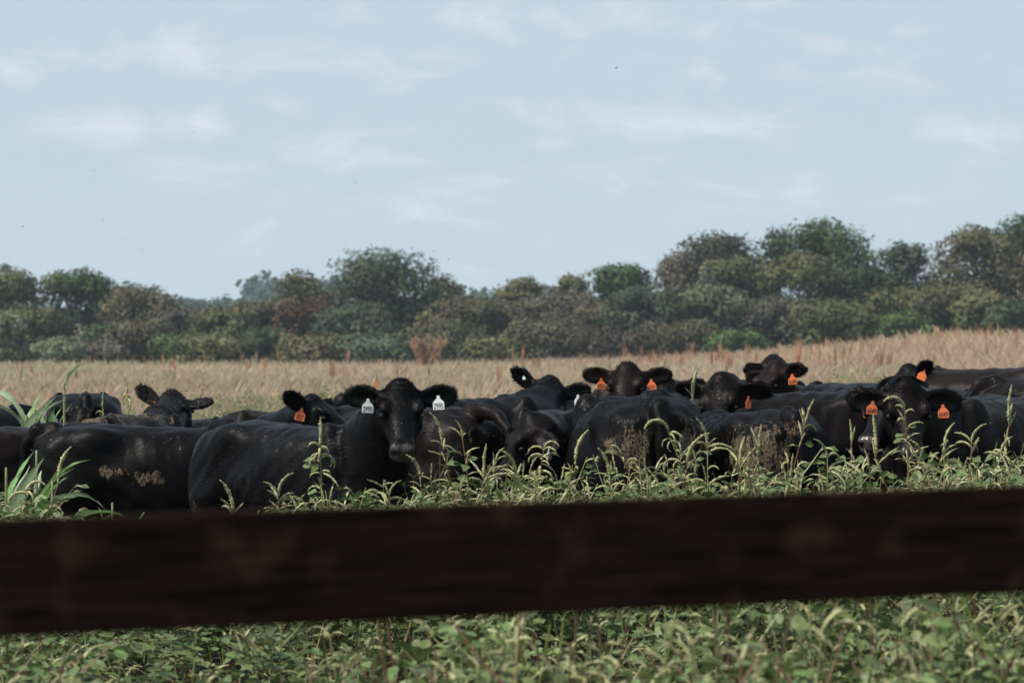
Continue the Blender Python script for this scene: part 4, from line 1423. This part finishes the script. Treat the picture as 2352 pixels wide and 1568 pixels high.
def leaf_geom(L, W, fold=.22, curl=.25, rows=4, stalk=0.0):
    """ovate leaf along +X with a folded midrib -> V, T"""
    V, T = [(0, 0, 0)], []
    prof = {1: (1.0,), 2: (.75, .75), 3: (.7, 1.0, .62), 4: (.62, 1.0, .88, .48)}[rows]
    for i in range(rows):
        t = (i + 1) / (rows + 1)
        w = W * .5 * prof[i]
        z = -curl * L * t * t
        V += [(L * t, w, z + fold * w), (L * t, 0, z), (L * t, -w, z + fold * w)]
    V.append((L, 0, -curl * L))
    T += [(0, 2, 1), (0, 3, 2)]
    for i in range(rows - 1):
        a = 1 + 3 * i
        b = a + 3
        T += [(a, a + 1, b + 1), (a, b + 1, b), (a + 1, a + 2, b + 2), (a + 1, b + 2, b + 1)]
    a = 1 + 3 * (rows - 1)
    e = len(V) - 1
    T += [(a, a + 1, e), (a + 1, a + 2, e)]
    V = np.array(V, float)
    if stalk:
        V[:, 0] += stalk
        k = len(V)
        V = np.concatenate([V, [(0, .0012, 0), (0, -.0012, 0), (stalk * 1.15, 0, 0), (stalk * .5, 0, .003)]])
        T += [(k, k + 3, k + 2), (k + 1, k + 2, k + 3), (k, k + 1, k + 3)]
    return V, np.array(T)


def spike_geom(L, r, bend, rg, rings=10, sides=5):
    """fuzzy drooping seed spike, starts along +X and bends towards -Z"""
    t = np.linspace(0, 1, rings)
    ang = .35 - bend * t
    dx, dz = np.cos(ang), np.sin(ang)
    P = np.stack([np.cumsum(dx), rg.normal(0, .04, rings), np.cumsum(dz)], 1) * L / rings
    P -= P[0]
    rad = r * (np.clip(t * 6, .45, 1) * np.clip((1.05 - t) * 3.5, .35, 1)) * (1 + .26 * np.where(np.arange(rings) % 2, 1, -1) + rg.normal(0, .14, rings))
    V, T = tube(P, rad, sides)
    V += rg.normal(0, r * .16, V.shape)
    return V, T


def frame(xd, up=(0, 0, 1)):
    x = unit(np.array(xd, float))
    u = np.array(up, float)
    if abs(x @ u) > .97:
        u = np.array([0.3, .9, 0])
    y = unit(np.cross(u, x))
    return np.stack([x, y, np.cross(x, y)], 1)          # columns


def weed_proto(seed, H=1.0, leaves=40, spikes=9, lsize=(.035, .075), sheds=5, spread=.16, lean=.11, rows=1, rings=8, sides=3):
    rg = np.random.default_rng(seed)
    acc = Acc()
    axes = []
    tip = np.array([rg.normal(0, lean), rg.normal(0, lean), H * .9])
    main = [np.zeros(3), tip * .35 + rg.normal(0, .015, 3), tip * .7 + rg.normal(0, .015, 3), tip]
    V, T = tube(main, [.0060, .0052, .004, .0025], 4)
    acc.add(V, T, STEM_R * rg.uniform(.8, 1.2) if rg.random() < .16 else STEM_G)
    axes.append(main)
    for k in range(sheds):
        h = rg.uniform(.25, .85)
        p0 = tip * h
        an = rg.uniform(0, 6.28)
        l_ = rg.uniform(.5, 1.1) * spread
        e = p0 + np.array([math.cos(an) * l_, math.sin(an) * l_, rg.uniform(.08, .22) * H])
        br_ = [p0, (p0 + e) / 2 + np.array([0, 0, -.01]), e]
        V, T = tube(br_, [.004, .0035, .002], 3)
        acc.add(V, T, STEM_R * rg.uniform(.9, 1.3) if rg.random() < .2 else STEM_G)
        axes.append(br_)
    for k in range(leaves):
        ax = axes[rg.integers(len(axes))]
        t = rg.uniform(.3, 1.0)
        i = min(int(t * (len(ax) - 1)), len(ax) - 2)
        f_ = t * (len(ax) - 1) - i
        p = ax[i] * (1 - f_) + ax[i + 1] * f_
        an = rg.uniform(0, 6.28)
        L = rg.uniform(*lsize)
        dr = np.array([math.cos(an), math.sin(an), rg.uniform(-.55, .45)])
        V, T = leaf_geom(L, L * rg.uniform(.52, .78), rg.uniform(.08, .28), rg.uniform(.05, .28), rows)
        V = V @ frame(dr, unit(np.array([rg.normal(0, .5), rg.normal(0, .5), .75]) + np.array(sun_dir) * np.array([.9, 1.6, .5]))).T + p + unit(dr) * L * rg.uniform(.15, .6)
        acc.add(V, T, np.clip(LEAF_G * rg.uniform(.65, 1.35) * (1 + rg.normal(0, .06, 3)), .01, .6))
    for k in range(spikes):
        ax = axes[0] if k < 2 else axes[rg.integers(len(axes))]
        p = ax[-1] if k % 3 != 2 else ax[-1] * .75 + ax[-2] * .25
        an = rg.uniform(0, 6.28)
        up = rg.uniform(.2, 1.6)
        V, T = spike_geom(rg.uniform(.06, .14), rg.uniform(.0040, .0060), rg.uniform(.4, 2.8), rg, rings, sides)
        V = V @ frame((math.cos(an), math.sin(an), up if k else 2.5)).T + p
        acc.add(V, T, SPIKE_G * rg.uniform(.75, 1.2))
    return acc.get()


def scatter(acc, protos, pts, rg, hscale, tint=1.0):
    for (x, y), hs in zip(pts, hscale):
        V, T, C = protos[rg.integers(len(protos))]
        a = rg.uniform(0, 6.28)
        c_, s_ = math.cos(a), math.sin(a)
        k = rg.uniform(.85, 1.15)
        W = np.stack([(V[:, 0] * c_ - V[:, 1] * s_) * k + x, (V[:, 0] * s_ + V[:, 1] * c_) * k + y, V[:, 2] * hs + float(ground_z(x, y))], 1)
        acc.add(W, T, C * rg.uniform(.82, 1.18) * tint)


def canopy(x, y):
    """height of the weeds: low before the left-hand cows, tall at right"""
    u = x / y * FPX + 1176
    return np.interp(u, [0, 150, 320, 560, 760, 900, 1050, 1300, 1500, 1900, 2352], [.88, .84, .70, .74, .92, .96, 1.05, 1.01, 1.04, 1.10, 1.11])


rg = np.random.default_rng(21)
front = [weed_proto(k, 1.0, 100, 2, (.030, .080), 9, .19, rows=2) for k in range(5)] + [weed_proto(40 + k, 1.0, 80, 6, (.03, .08), 7, .17, rows=2) for k in range(3)]
mid = [weed_proto(60 + k, 1.0, 74, 10, (.03, .085), 8, .20) for k in range(7)]
lite = [weed_proto(80 + k, 1.0, 34, 14, (.04, .09), 4, .18, rings=4) for k in range(5)]
acc = Acc()
pts, hs = [], []
for k in range(330):
    y = rg.uniform(8.6, 13.0)
    x = rg.uniform(-1, 1) * (.14 * y + .55)
    pts.append((x, y))
    hs.append(canopy(x, y) * rg.uniform(.72, 1.02))
scatter(acc, front, pts, rg, hs)
pts, hs = [], []
while len(pts) < 660:
    y = math.sqrt(rg.uniform(13.0 ** 2, 22.3 ** 2))
    if y < 17.6 and rg.random() < .78:
        continue
    x = rg.uniform(-1, 1) * (.14 * y + .7)
    if y > 21.4 and any(math.hypot(x - c['x'], y - c['y']) < 1.05 for c in cows):
        continue
    pts.append((x, y))
    hs.append(canopy(x, y) * rg.uniform(.70, 1.10))
scatter(acc, mid, pts, rg, hs)
# odd stalks among them: yellow-green shoots and dead straw
for k in range(130):
    y = rg.uniform(9.0, 12.6) if k < 50 else rg.uniform(18.0, 22.0)
    x = rg.uniform(-.16, .16) * y
    h = canopy(x, y) * rg.uniform(.75, 1.12)
    z = float(ground_z(x, y))
    l1, l2 = rg.normal(0, .10), rg.normal(0, .05)
    colr = ((.20, .25, .06), (.34, .25, .13), (.17, .09, .055), (.15, .10, .06))[rg.integers(4)]
    V, T = tube([(x, y, z), (x + l1 * .4, y + l2, z + h * .5), (x + l1, y + l2 * 2, z + h)], [.006, .0045, .0025], 4)
    acc.add(V, T, np.array(colr) * rg.uniform(.8, 1.2))
thicket = link('weed_thicket', acc.mesh('weed_thicket', [M_WEED]))
tag(thicket, 'dense thicket of leafy pigweed with pale seed spikes between the fence and the cattle', 'weeds', kind='stuff')
# paler weeds between and beyond the herd
acc = Acc()
pts, hs = [], []
while len(pts) < 230:
    y = 1 / rg.uniform(1 / 70, 1 / 33.5)
    x = rg.uniform(-.16, .16) * y
    uu = x / y * FPX + 1176
    if not 470 < uu < 880 and rg.random() < .65:
        continue
    if any(math.hypot(x - c['x'], y - c['y']) < 1.3 for c in cows):
        continue
    pts.append((x, y))
    hs.append(rg.uniform(.7, 1.15))
scatter(acc, lite, pts, rg, hs, 1.15)
far_weeds = link('field_weeds', acc.mesh('field_weeds', [M_WEED]))
tag(far_weeds, 'pale seeding weeds growing in the grass behind the herd', 'weeds', kind='stuff')

# ------------------------------------------------------------------ single pigweed plants that stand clear of the thicket
rg = np.random.default_rng(5)
LEAF_ME, SPIKE_ME, BIG_ME = [], [], []
for k in range(6):
    V, T = leaf_geom(.070, .042 + .004 * (k % 3), .15 + .05 * k % .3, .12 + .08 * (k % 4), 4, .034)
    LEAF_ME.append(mesh_from('leaf', V, [T], [M_WEED], True, colors=np.tile(LEAF_G * rg.uniform(.75, 1.3), (len(V), 1))))
for k in range(9):
    V, T = spike_geom(.105 + .014 * (k % 4), .0058, (.15, .5, .9, 1.4, 1.9, 2.4, 2.8, .3, 1.2)[k], rg, 25, 5)
    SPIKE_ME.append(mesh_from('seed_spike', V, [T], [M_WEED], True, colors=np.tile(SPIKE_G * rg.uniform(.85, 1.15), (len(V), 1))))


def put(me, name, parent, p, xd, s, up=(0, 0, 1)):
    o = bpy.data.objects.new(name, me)
    COL.objects.link(o)
    o.parent = parent
    F = frame(xd, up)
    o.matrix_basis = Matrix.Translation(Vector(p)) @ Matrix(F.tolist()).to_4x4() @ Matrix.Scale(s, 4)
    return o


def pigweed(label, u, v, d, lean=0.0, nleaf=12, nspike=10, style='arch', red=.5, hshow=.40, group='tall pigweed standing above the thicket'):
    """tip at (u, v); hshow = length of the seeding top; leaves below it"""
    top = at(u, v, d)
    lean = lean * 1.6 + rg.choice([-1, 1]) * rg.uniform(.03, .14)
    bx, by = top[0] - lean, top[1]
    g0 = float(ground_z(bx, by))
    H = top[2] - g0
    root = empty('pigweed', (bx, by, g0))
    tag(root, label, 'weed', group)
    tip = np.array([lean, 0, H - .03])
    P = [np.zeros(3), np.array([lean * .12, rg.normal(0, .02), H * .35]), np.array([lean * .45, rg.normal(0, .02), H * .7]), tip]
    # resample smoothly
    t = np.linspace(0, 1, 13)
    PP = np.stack([np.interp(t, np.linspace(0, 1, 4), np.array(P)[:, k]) for k in range(3)], 1)
    V, T = tube(PP, np.linspace(.008, .0026, 13), 6)
    col = STEM_R if rg.random() < red else STEM_G
    link('stem', mesh_from('stem', V, [T], [M_WEED], True, colors=np.tile(col * rg.uniform(.85, 1.2), (len(V), 1))), root)

    def on(h):
        return np.array([np.interp(h, PP[:, 2], PP[:, k]) for k in range(3)])
    for k in range(nspike):
        nodes = (.0, .10, .22, .42, .70, 1.0)
        h = H - .03 - hshow * (nodes[rg.integers(6)] + rg.normal(0, .03)) if k else H - .035
        p = on(min(h, H - .03))
        an = rg.uniform(0, 6.28) if k % 3 else (0.0 if k % 2 else math.pi) + rg.normal(0, .6)
        if k == 0:
            dr = np.array([.25 * math.copysign(1, lean + 1e-6), -.1, 1.0])
        else:
            dr = np.array([math.cos(an), math.sin(an), {'arch': .55, 'up': 1.6, 'droop': .25, 'bush': .8}[style] + rg.normal(0, .45)])
        me = {'arch': (2, 3, 4, 8), 'up': (0, 7, 1), 'droop': (4, 5, 6), 'bush': (1, 2, 3, 7)}[style]
        if rg.random() < .3:
            me = range(9)
        put(SPIKE_ME[me[rg.integers(len(me))]], 'seed_spike', root, p, dr, rg.uniform(.6, 1.15) * (1.5 if k == 0 else 1.0))
    for k in range(nleaf):
        h = H - .10 - (hshow + .22) * rg.random()
        p = on(max(h, .15))
        an = rg.uniform(0, 6.28)
        dr = np.array([math.cos(an), math.sin(an), rg.uniform(-.4, .35)])
        q_ = p
        put(LEAF_ME[rg.integers(6)], 'leaf', root, q_, dr, rg.uniform(.6, 1.25), unit(np.array([rg.normal(0, .45) - .2, rg.normal(0, .45) - .7, .8])))
    return root


PLANTS = [
    ('tall pigweed with stacked seed spikes before the shoulder of cow 2995', 735, 1015, 20.8, .01, 8, 20, 'droop', .2, .34),
    ('pigweed with a red stem and one big leaf held out right of the 2995 cow', 1062, 993, 21.2, .03, 7, 7, 'arch', 1, .22),
    ('bushy pigweed just right of the chest of cow 2995', 1015, 1008, 21.6, -.03, 20, 12, 'bush', .5, .30),
    ('short bushy pigweed before the grey flank in the middle', 1140, 1048, 21.2, .02, 16, 9, 'bush', .6, .26),
    ('leafy pigweed with hanging seed spikes before the grazing cow', 1250, 1018, 20.9, .04, 16, 16, 'droop', .6, .30),
    ('pigweed with a single broad pale leaf at the top, before the big rump', 1322, 1050, 20.5, -.02, 9, 8, 'arch', .8, .28),
    ('pigweed arching left before the big rump', 1425, 1032, 20.6, -.12, 10, 11, 'arch', .8, .26),
    ('tallest hooked pigweed in front of the tail of the big rump', 1535, 982, 20.8, -.08, 12, 18, 'droop', .5, .36),
    ('pigweed with one long curved spike below the mud-caked rump', 1625, 1014, 20.4, -.07, 10, 12, 'arch', .4, .30),
    ('pigweed with brown stems in front of the mud-caked rump', 1745, 1030, 20.2, .06, 10, 9, 'up', 1, .28),
    ('upright pigweed with bare spikes at the tail of the mud-caked cow', 1848, 965, 21.0, .02, 6, 9, 'up', .5, .30),
    ('dark leafy pigweed under the muzzle beside the 6649 cow', 1955, 1005, 21.6, 0, 30, 4, 'up', .3, .20),
    ('brown-stemmed pigweed left of the tall spike before the 6649 cow', 2010, 1035, 21.0, -.10, 6, 6, 'up', 1, .24),
    ('tall pigweed with a high curved spike in front of the 6649 face', 2078, 930, 20.9, .03, 9, 17, 'arch', .3, .42),
    ('pigweed with a hooked tip right of the 6649 face', 2170, 1016, 20.5, .05, 9, 12, 'bush', .3, .32),
    ('arched pigweed before the flank of the 6649 cow', 2232, 1005, 20.4, -.05, 10, 13, 'arch', .5, .30),
    ('slender reddish pigweed with upright spikes at the right edge', 2318, 958, 20.8, -.03, 6, 9, 'up', 1, .30),
    ('drooping pigweed at the bottom right corner above the board', 2300, 1030, 20.0, .04, 14, 12, 'arch', .5, .28),
    ('low pigweed with a round leaf below the shoulder of cow 2995', 640, 1122, 20.4, -.08, 8, 11, 'arch', .9, .20),
    ('low pigweed under the chest of cow 2995', 895, 1128, 20.6, .02, 10, 9, 'bush', .6, .20),
    ('pigweed with a thick arching spike left of the bushy one', 965, 1085, 20.6, .03, 10, 9, 'arch', .5, .22),
    ('straw-coloured pigweed before the grey flank', 1112, 1085, 20.2, -.05, 10, 14, 'bush', .9, .26),
    ('low leafy pigweed below the big rump', 1400, 1085, 20.0, .02, 14, 10, 'arch', .5, .22),
    ('low pigweed below the grazing cow', 1185, 1075, 20.0, .04, 14, 12, 'bush', .5, .24),
    ('pigweed with pale leaves between the two muddy rumps', 1580, 1050, 20.2, .03, 16, 10, 'bush', .5, .24),
    ('pigweed with drooping spikes right of the dark leafy one', 1900, 1040, 20.4, .03, 10, 14, 'arch', .4, .30),
    ('low spiky pigweed before the 6649 chest', 2120, 1050, 20.2, -.02, 12, 14, 'arch', .4, .26),
    ('spiky pigweed left of the mud-caked tail', 1700, 1055, 20.2, -.04, 12, 12, 'bush', .6, .26),
    ('dried reddish seed head among the corn at left', 135, 1092, 20.6, .03, 8, 9, 'arch', 1, .22),
    ('pigweed hanging over beside the corn at left', 60, 1120, 20.2, -.03, 12, 9, 'arch', .6, .20),
    ('small rounded pigweed tip against the belly of cow 2995', 535, 1165, 20.4, 0, 3, 6, 'arch', .5, .10),
    ('tall weed standing between the left-hand cows, above the muddy back', 292, 893, 26.9, -.02, 5, 9, 'droop', .4, .30),
    ('weed with fanned spikes before the rounded rump at left', 236, 928, 27.4, -.04, 6, 8, 'up', .3, .18),
    ('weed growing between the heads, left of the one-eyed cow', 1592, 898, 24.9, -.03, 5, 8, 'bush', .4, .26),
    ('thin weed stalk in the gap left of the 2995 head', 859, 893, 26.6, .01, 3, 2, 'up', 1, .10),
]
for p in PLANTS:
    pigweed(p[0], p[1], p[2], p[3], p[4], p[5], p[6], p[7], p[8], p[9])

# ------------------------------------------------------------------ corn at left
CORN_G = np.array([.095, .175, .055])
CORN_P = np.array([.165, .215, .125])


def corn_leaf(L, W, bend, rg, twist=.3, col=CORN_G):
    n_ = 10
    t = np.linspace(0, 1, n_)
    ang = 1.25 - bend * t ** 1.3
    P = np.stack([np.cumsum(np.cos(ang)), np.zeros(n_), np.cumsum(np.sin(ang))], 1) * L / n_
    P -= P[0]
    w = W * np.clip(.55 + 1.6 * t, 0, 1) * np.clip((1.02 - t) * 2.2, 0.03, 1)
    tw = twist * t
    up = np.stack([-np.sin(ang), np.zeros(n_), np.cos(ang)], 1)
    side = np.stack([np.zeros(n_), np.ones(n_), np.zeros(n_)], 1)
    sd = side * np.cos(tw)[:, None] + up * np.sin(tw)[:, None]
    un = up * np.cos(tw)[:, None] - side * np.sin(tw)[:, None]
    rip = .10 * np.sin(t * 17 + rg.uniform(0, 6))
    V = np.concatenate([P + sd * (w / 2)[:, None] + un * (w * (.22 + rip))[:, None], P, P - sd * (w / 2)[:, None] + un * (w * (.22 - rip))[:, None]])
    T = []
    for i in range(n_ - 1):
        for a, b in ((0, n_), (n_, 2 * n_)):
            T += [(a + i, b + i, b + i + 1), (a + i, b + i + 1, a + i + 1)]
    C = np.tile(col, (len(V), 1))
    C[n_:2 * n_] = col * 1.8 + .03
    return mesh_from('leaf', V, [np.array(T)], [M_CORN], True, colors=C)


def corn(label, u, v, d, leaves, stalk_r=.012, col=CORN_G, lean=0.0, cat='corn plant'):
    top = at(u, v, d)
    g0 = float(ground_z(top[0], d))
    H = top[2] - g0
    root = empty('corn_plant', (top[0] - lean, d, g0))
    tag(root, label, cat, 'corn plants at the left')
    t = np.linspace(0, 1, 15)
    P = np.stack([lean * t ** 1.5, 0 * t, H * t], 1)
    rr = stalk_r * (1.1 - .55 * t) * (1 + .14 * (np.arange(15) % 4 == 3))
    V, T = tube(P, rr, 8)
    link('stalk', mesh_from('stalk', V, [T], [M_CORN], True, colors=np.tile(np.array([.23, .25, .11]), (len(V), 1))), root)
    for (h, az, L, W, bend, c_) in leaves:
        L, W = L * 1.18, W * 1.5
        me = corn_leaf(L, W, bend, rg, rg.uniform(-.5, .5), (CORN_P if c_ else CORN_G) * rg.uniform(.85, 1.15))
        o = link('leaf', me, root)
        o.location = (lean * (h / H) ** 1.5, 0, h)
        o.rotation_euler = (0, 0, R(az))
    return root


# (height on the stalk, azimuth, length, width, bend, pale)
corn('tall bare corn stalk with one upright leaf at its top', 148, 893, 26.4, [(1.40, 10, .20, .045, .55, 0), (1.33, -60, .05, .02, .2, 1)], .017, lean=.0)
corn('corn plant with an erect torn leaf at the left edge', 14, 1075, 21.0, [(.55, -15, .62, .06, .75, 0), (.62, 60, .45, .05, .3, 1), (.72, 178, .5, .06, 1.6, 0), (.45, -70, .5, .07, 1.4, 0), (.8, 30, .35, .05, .3, 0), (.6, -40, .55, .07, .45, 1)], .012)
corn('corn stalk with broken pointed top in front of the side-on cow', 84, 1035, 21.4, [(.78, -10, .42, .055, 1.0, 0), (.86, 75, .16, .03, .3, 1), (.66, -25, .52, .062, 1.9, 1), (.60, -60, .50, .07, 2.4, 1), (.55, 200, .5, .075, 1.2, 0), (.70, -35, .35, .06, .75, 0), (.5, -120, .5, .07, 1.0, 0)], .012)
corn('corn plant bending its broad leaves right below the side-on cow', 120, 1105, 20.8, [(.50, -20, .52, .075, 2.2, 1), (.58, -5, .50, .06, 1.7, 0), (.42, -50, .45, .075, 1.9, 1), (.45, 150, .45, .07, 1.4, 0), (.6, -100, .4, .06, .8, 0)], .012)
corn('short corn plant with two blunt upright leaves below the side-on cow', 258, 1155, 20.6, [(.42, 40, .42, .075, .35, 0), (.44, -10, .40, .075, .5, 0), (.48, -25, .36, .06, 2.3, 1), (.44, 175, .38, .07, 2.0, 1)], .011)
corn('pale corn plant with drooping leaves behind the left cows', 60, 955, 27.8, [(1.00, 8, .42, .07, .9, 1), (1.05, 170, .55, .07, 2.0, 1), (.95, -30, .45, .08, .6, 1), (1.0, 60, .40, .05, .3, 0), (.9, -70, .45, .09, 1.1, 1), (1.1, 150, .6, .05, 1.7, 1)], .012)
corn('thin young corn with narrow blades before the rounded rump', 105, 935, 28.0, [(1.0, 20, .28, .03, .3, 0), (.98, 120, .30, .03, .35, 1), (.95, -60, .35, .035, .4, 0), (.9, 5, .4, .03, .3, 1)], .008)

# ------------------------------------------------------------------ butterfly on the thin stalk
bp = at(860, 886, 26.57)
bf = empty('butterfly', bp)
tag(bf, 'orange and dark butterfly perched on the thin stalk left of the 2995 head', 'butterfly')
V, T = tube([(0, 0, -.03), (.002, 0, 0), (0, 0, .016)], [.003, .0055, .003], 6)
link('body', mesh_from('body', V, [T], [M_FLY], True), bf)
for sg in (-1, 1):
    V = [(0, .003 * sg, -.016), (.012, .006 * sg, -.026), (.019, .012 * sg, .0), (.024, .016 * sg, .034), (.012, .012 * sg, .040), (.0, .004 * sg, .014)]
    V += [(x, y + .0008 * sg, z) for x, y, z in V]
    n6 = 6
    me = mesh_from('wing', V, [[(0, 1, 2, 3, 4, 5)], [(11, 10, 9, 8, 7, 6)], [(i, i + 6, (i + 1) % 6 + 6, (i + 1) % 6) for i in range(6)]], [M_WING])
    link('wing', me, bf)

# ------------------------------------------------------------------ flies over the backs
acc = Acc()
rg = np.random.default_rng(77)
spots = []
for k in range(150):
    spots.append((rg.normal(455, 55), rg.normal(925, 32), rg.uniform(23.4, 26)))
for k in range(110):
    spots.append((rg.uniform(20, 640), rg.normal(965, 32), rg.uniform(23, 26)))
for k in range(110):
    spots.append((rg.uniform(600, 2330), rg.normal(985, 60), rg.uniform(21.6, 23.5)))
for u, v in ((215, 392), (237, 506), (443, 303), (1415, 157), (955, 512), (1030, 596), (1585, 546), (280, 550), (325, 573), (550, 585), (52, 521), (815, 419), (370, 231)):
    spots.append((u, v, rg.uniform(19, 26)))
for u, v, d in spots:
    c_ = at(u, v, d)
    s = rg.uniform(.0026, .0042)
    f_ = unit(rg.normal(0, 1, 3))
    F = frame(f_)
    B = np.array([(1.6, 0, 0), (0, .7, 0), (0, -.7, 0), (0, 0, .7), (0, 0, -.7), (-1.6, 0, 0), (-.2, .3, .6), (-2.2, 1.6, .9), (-1.0, 2.0, .8), (-.2, -.3, .6), (-2.2, -1.6, .9), (-1.0, -2.0, .8)]) * s
    T = [(0, 1, 3), (0, 3, 2), (0, 2, 4), (0, 4, 1), (5, 3, 1), (5, 2, 3), (5, 4, 2), (5, 1, 4), (6, 7, 8), (9, 11, 10)]
    acc.add(B @ F.T + c_, T, (.02, .02, .02))
fl = link('fly_swarm', acc.mesh('fly_swarm', [M_FLY]))
tag(fl, 'swarm of small dark flies over the heads and backs of the cattle', 'flies', kind='stuff')
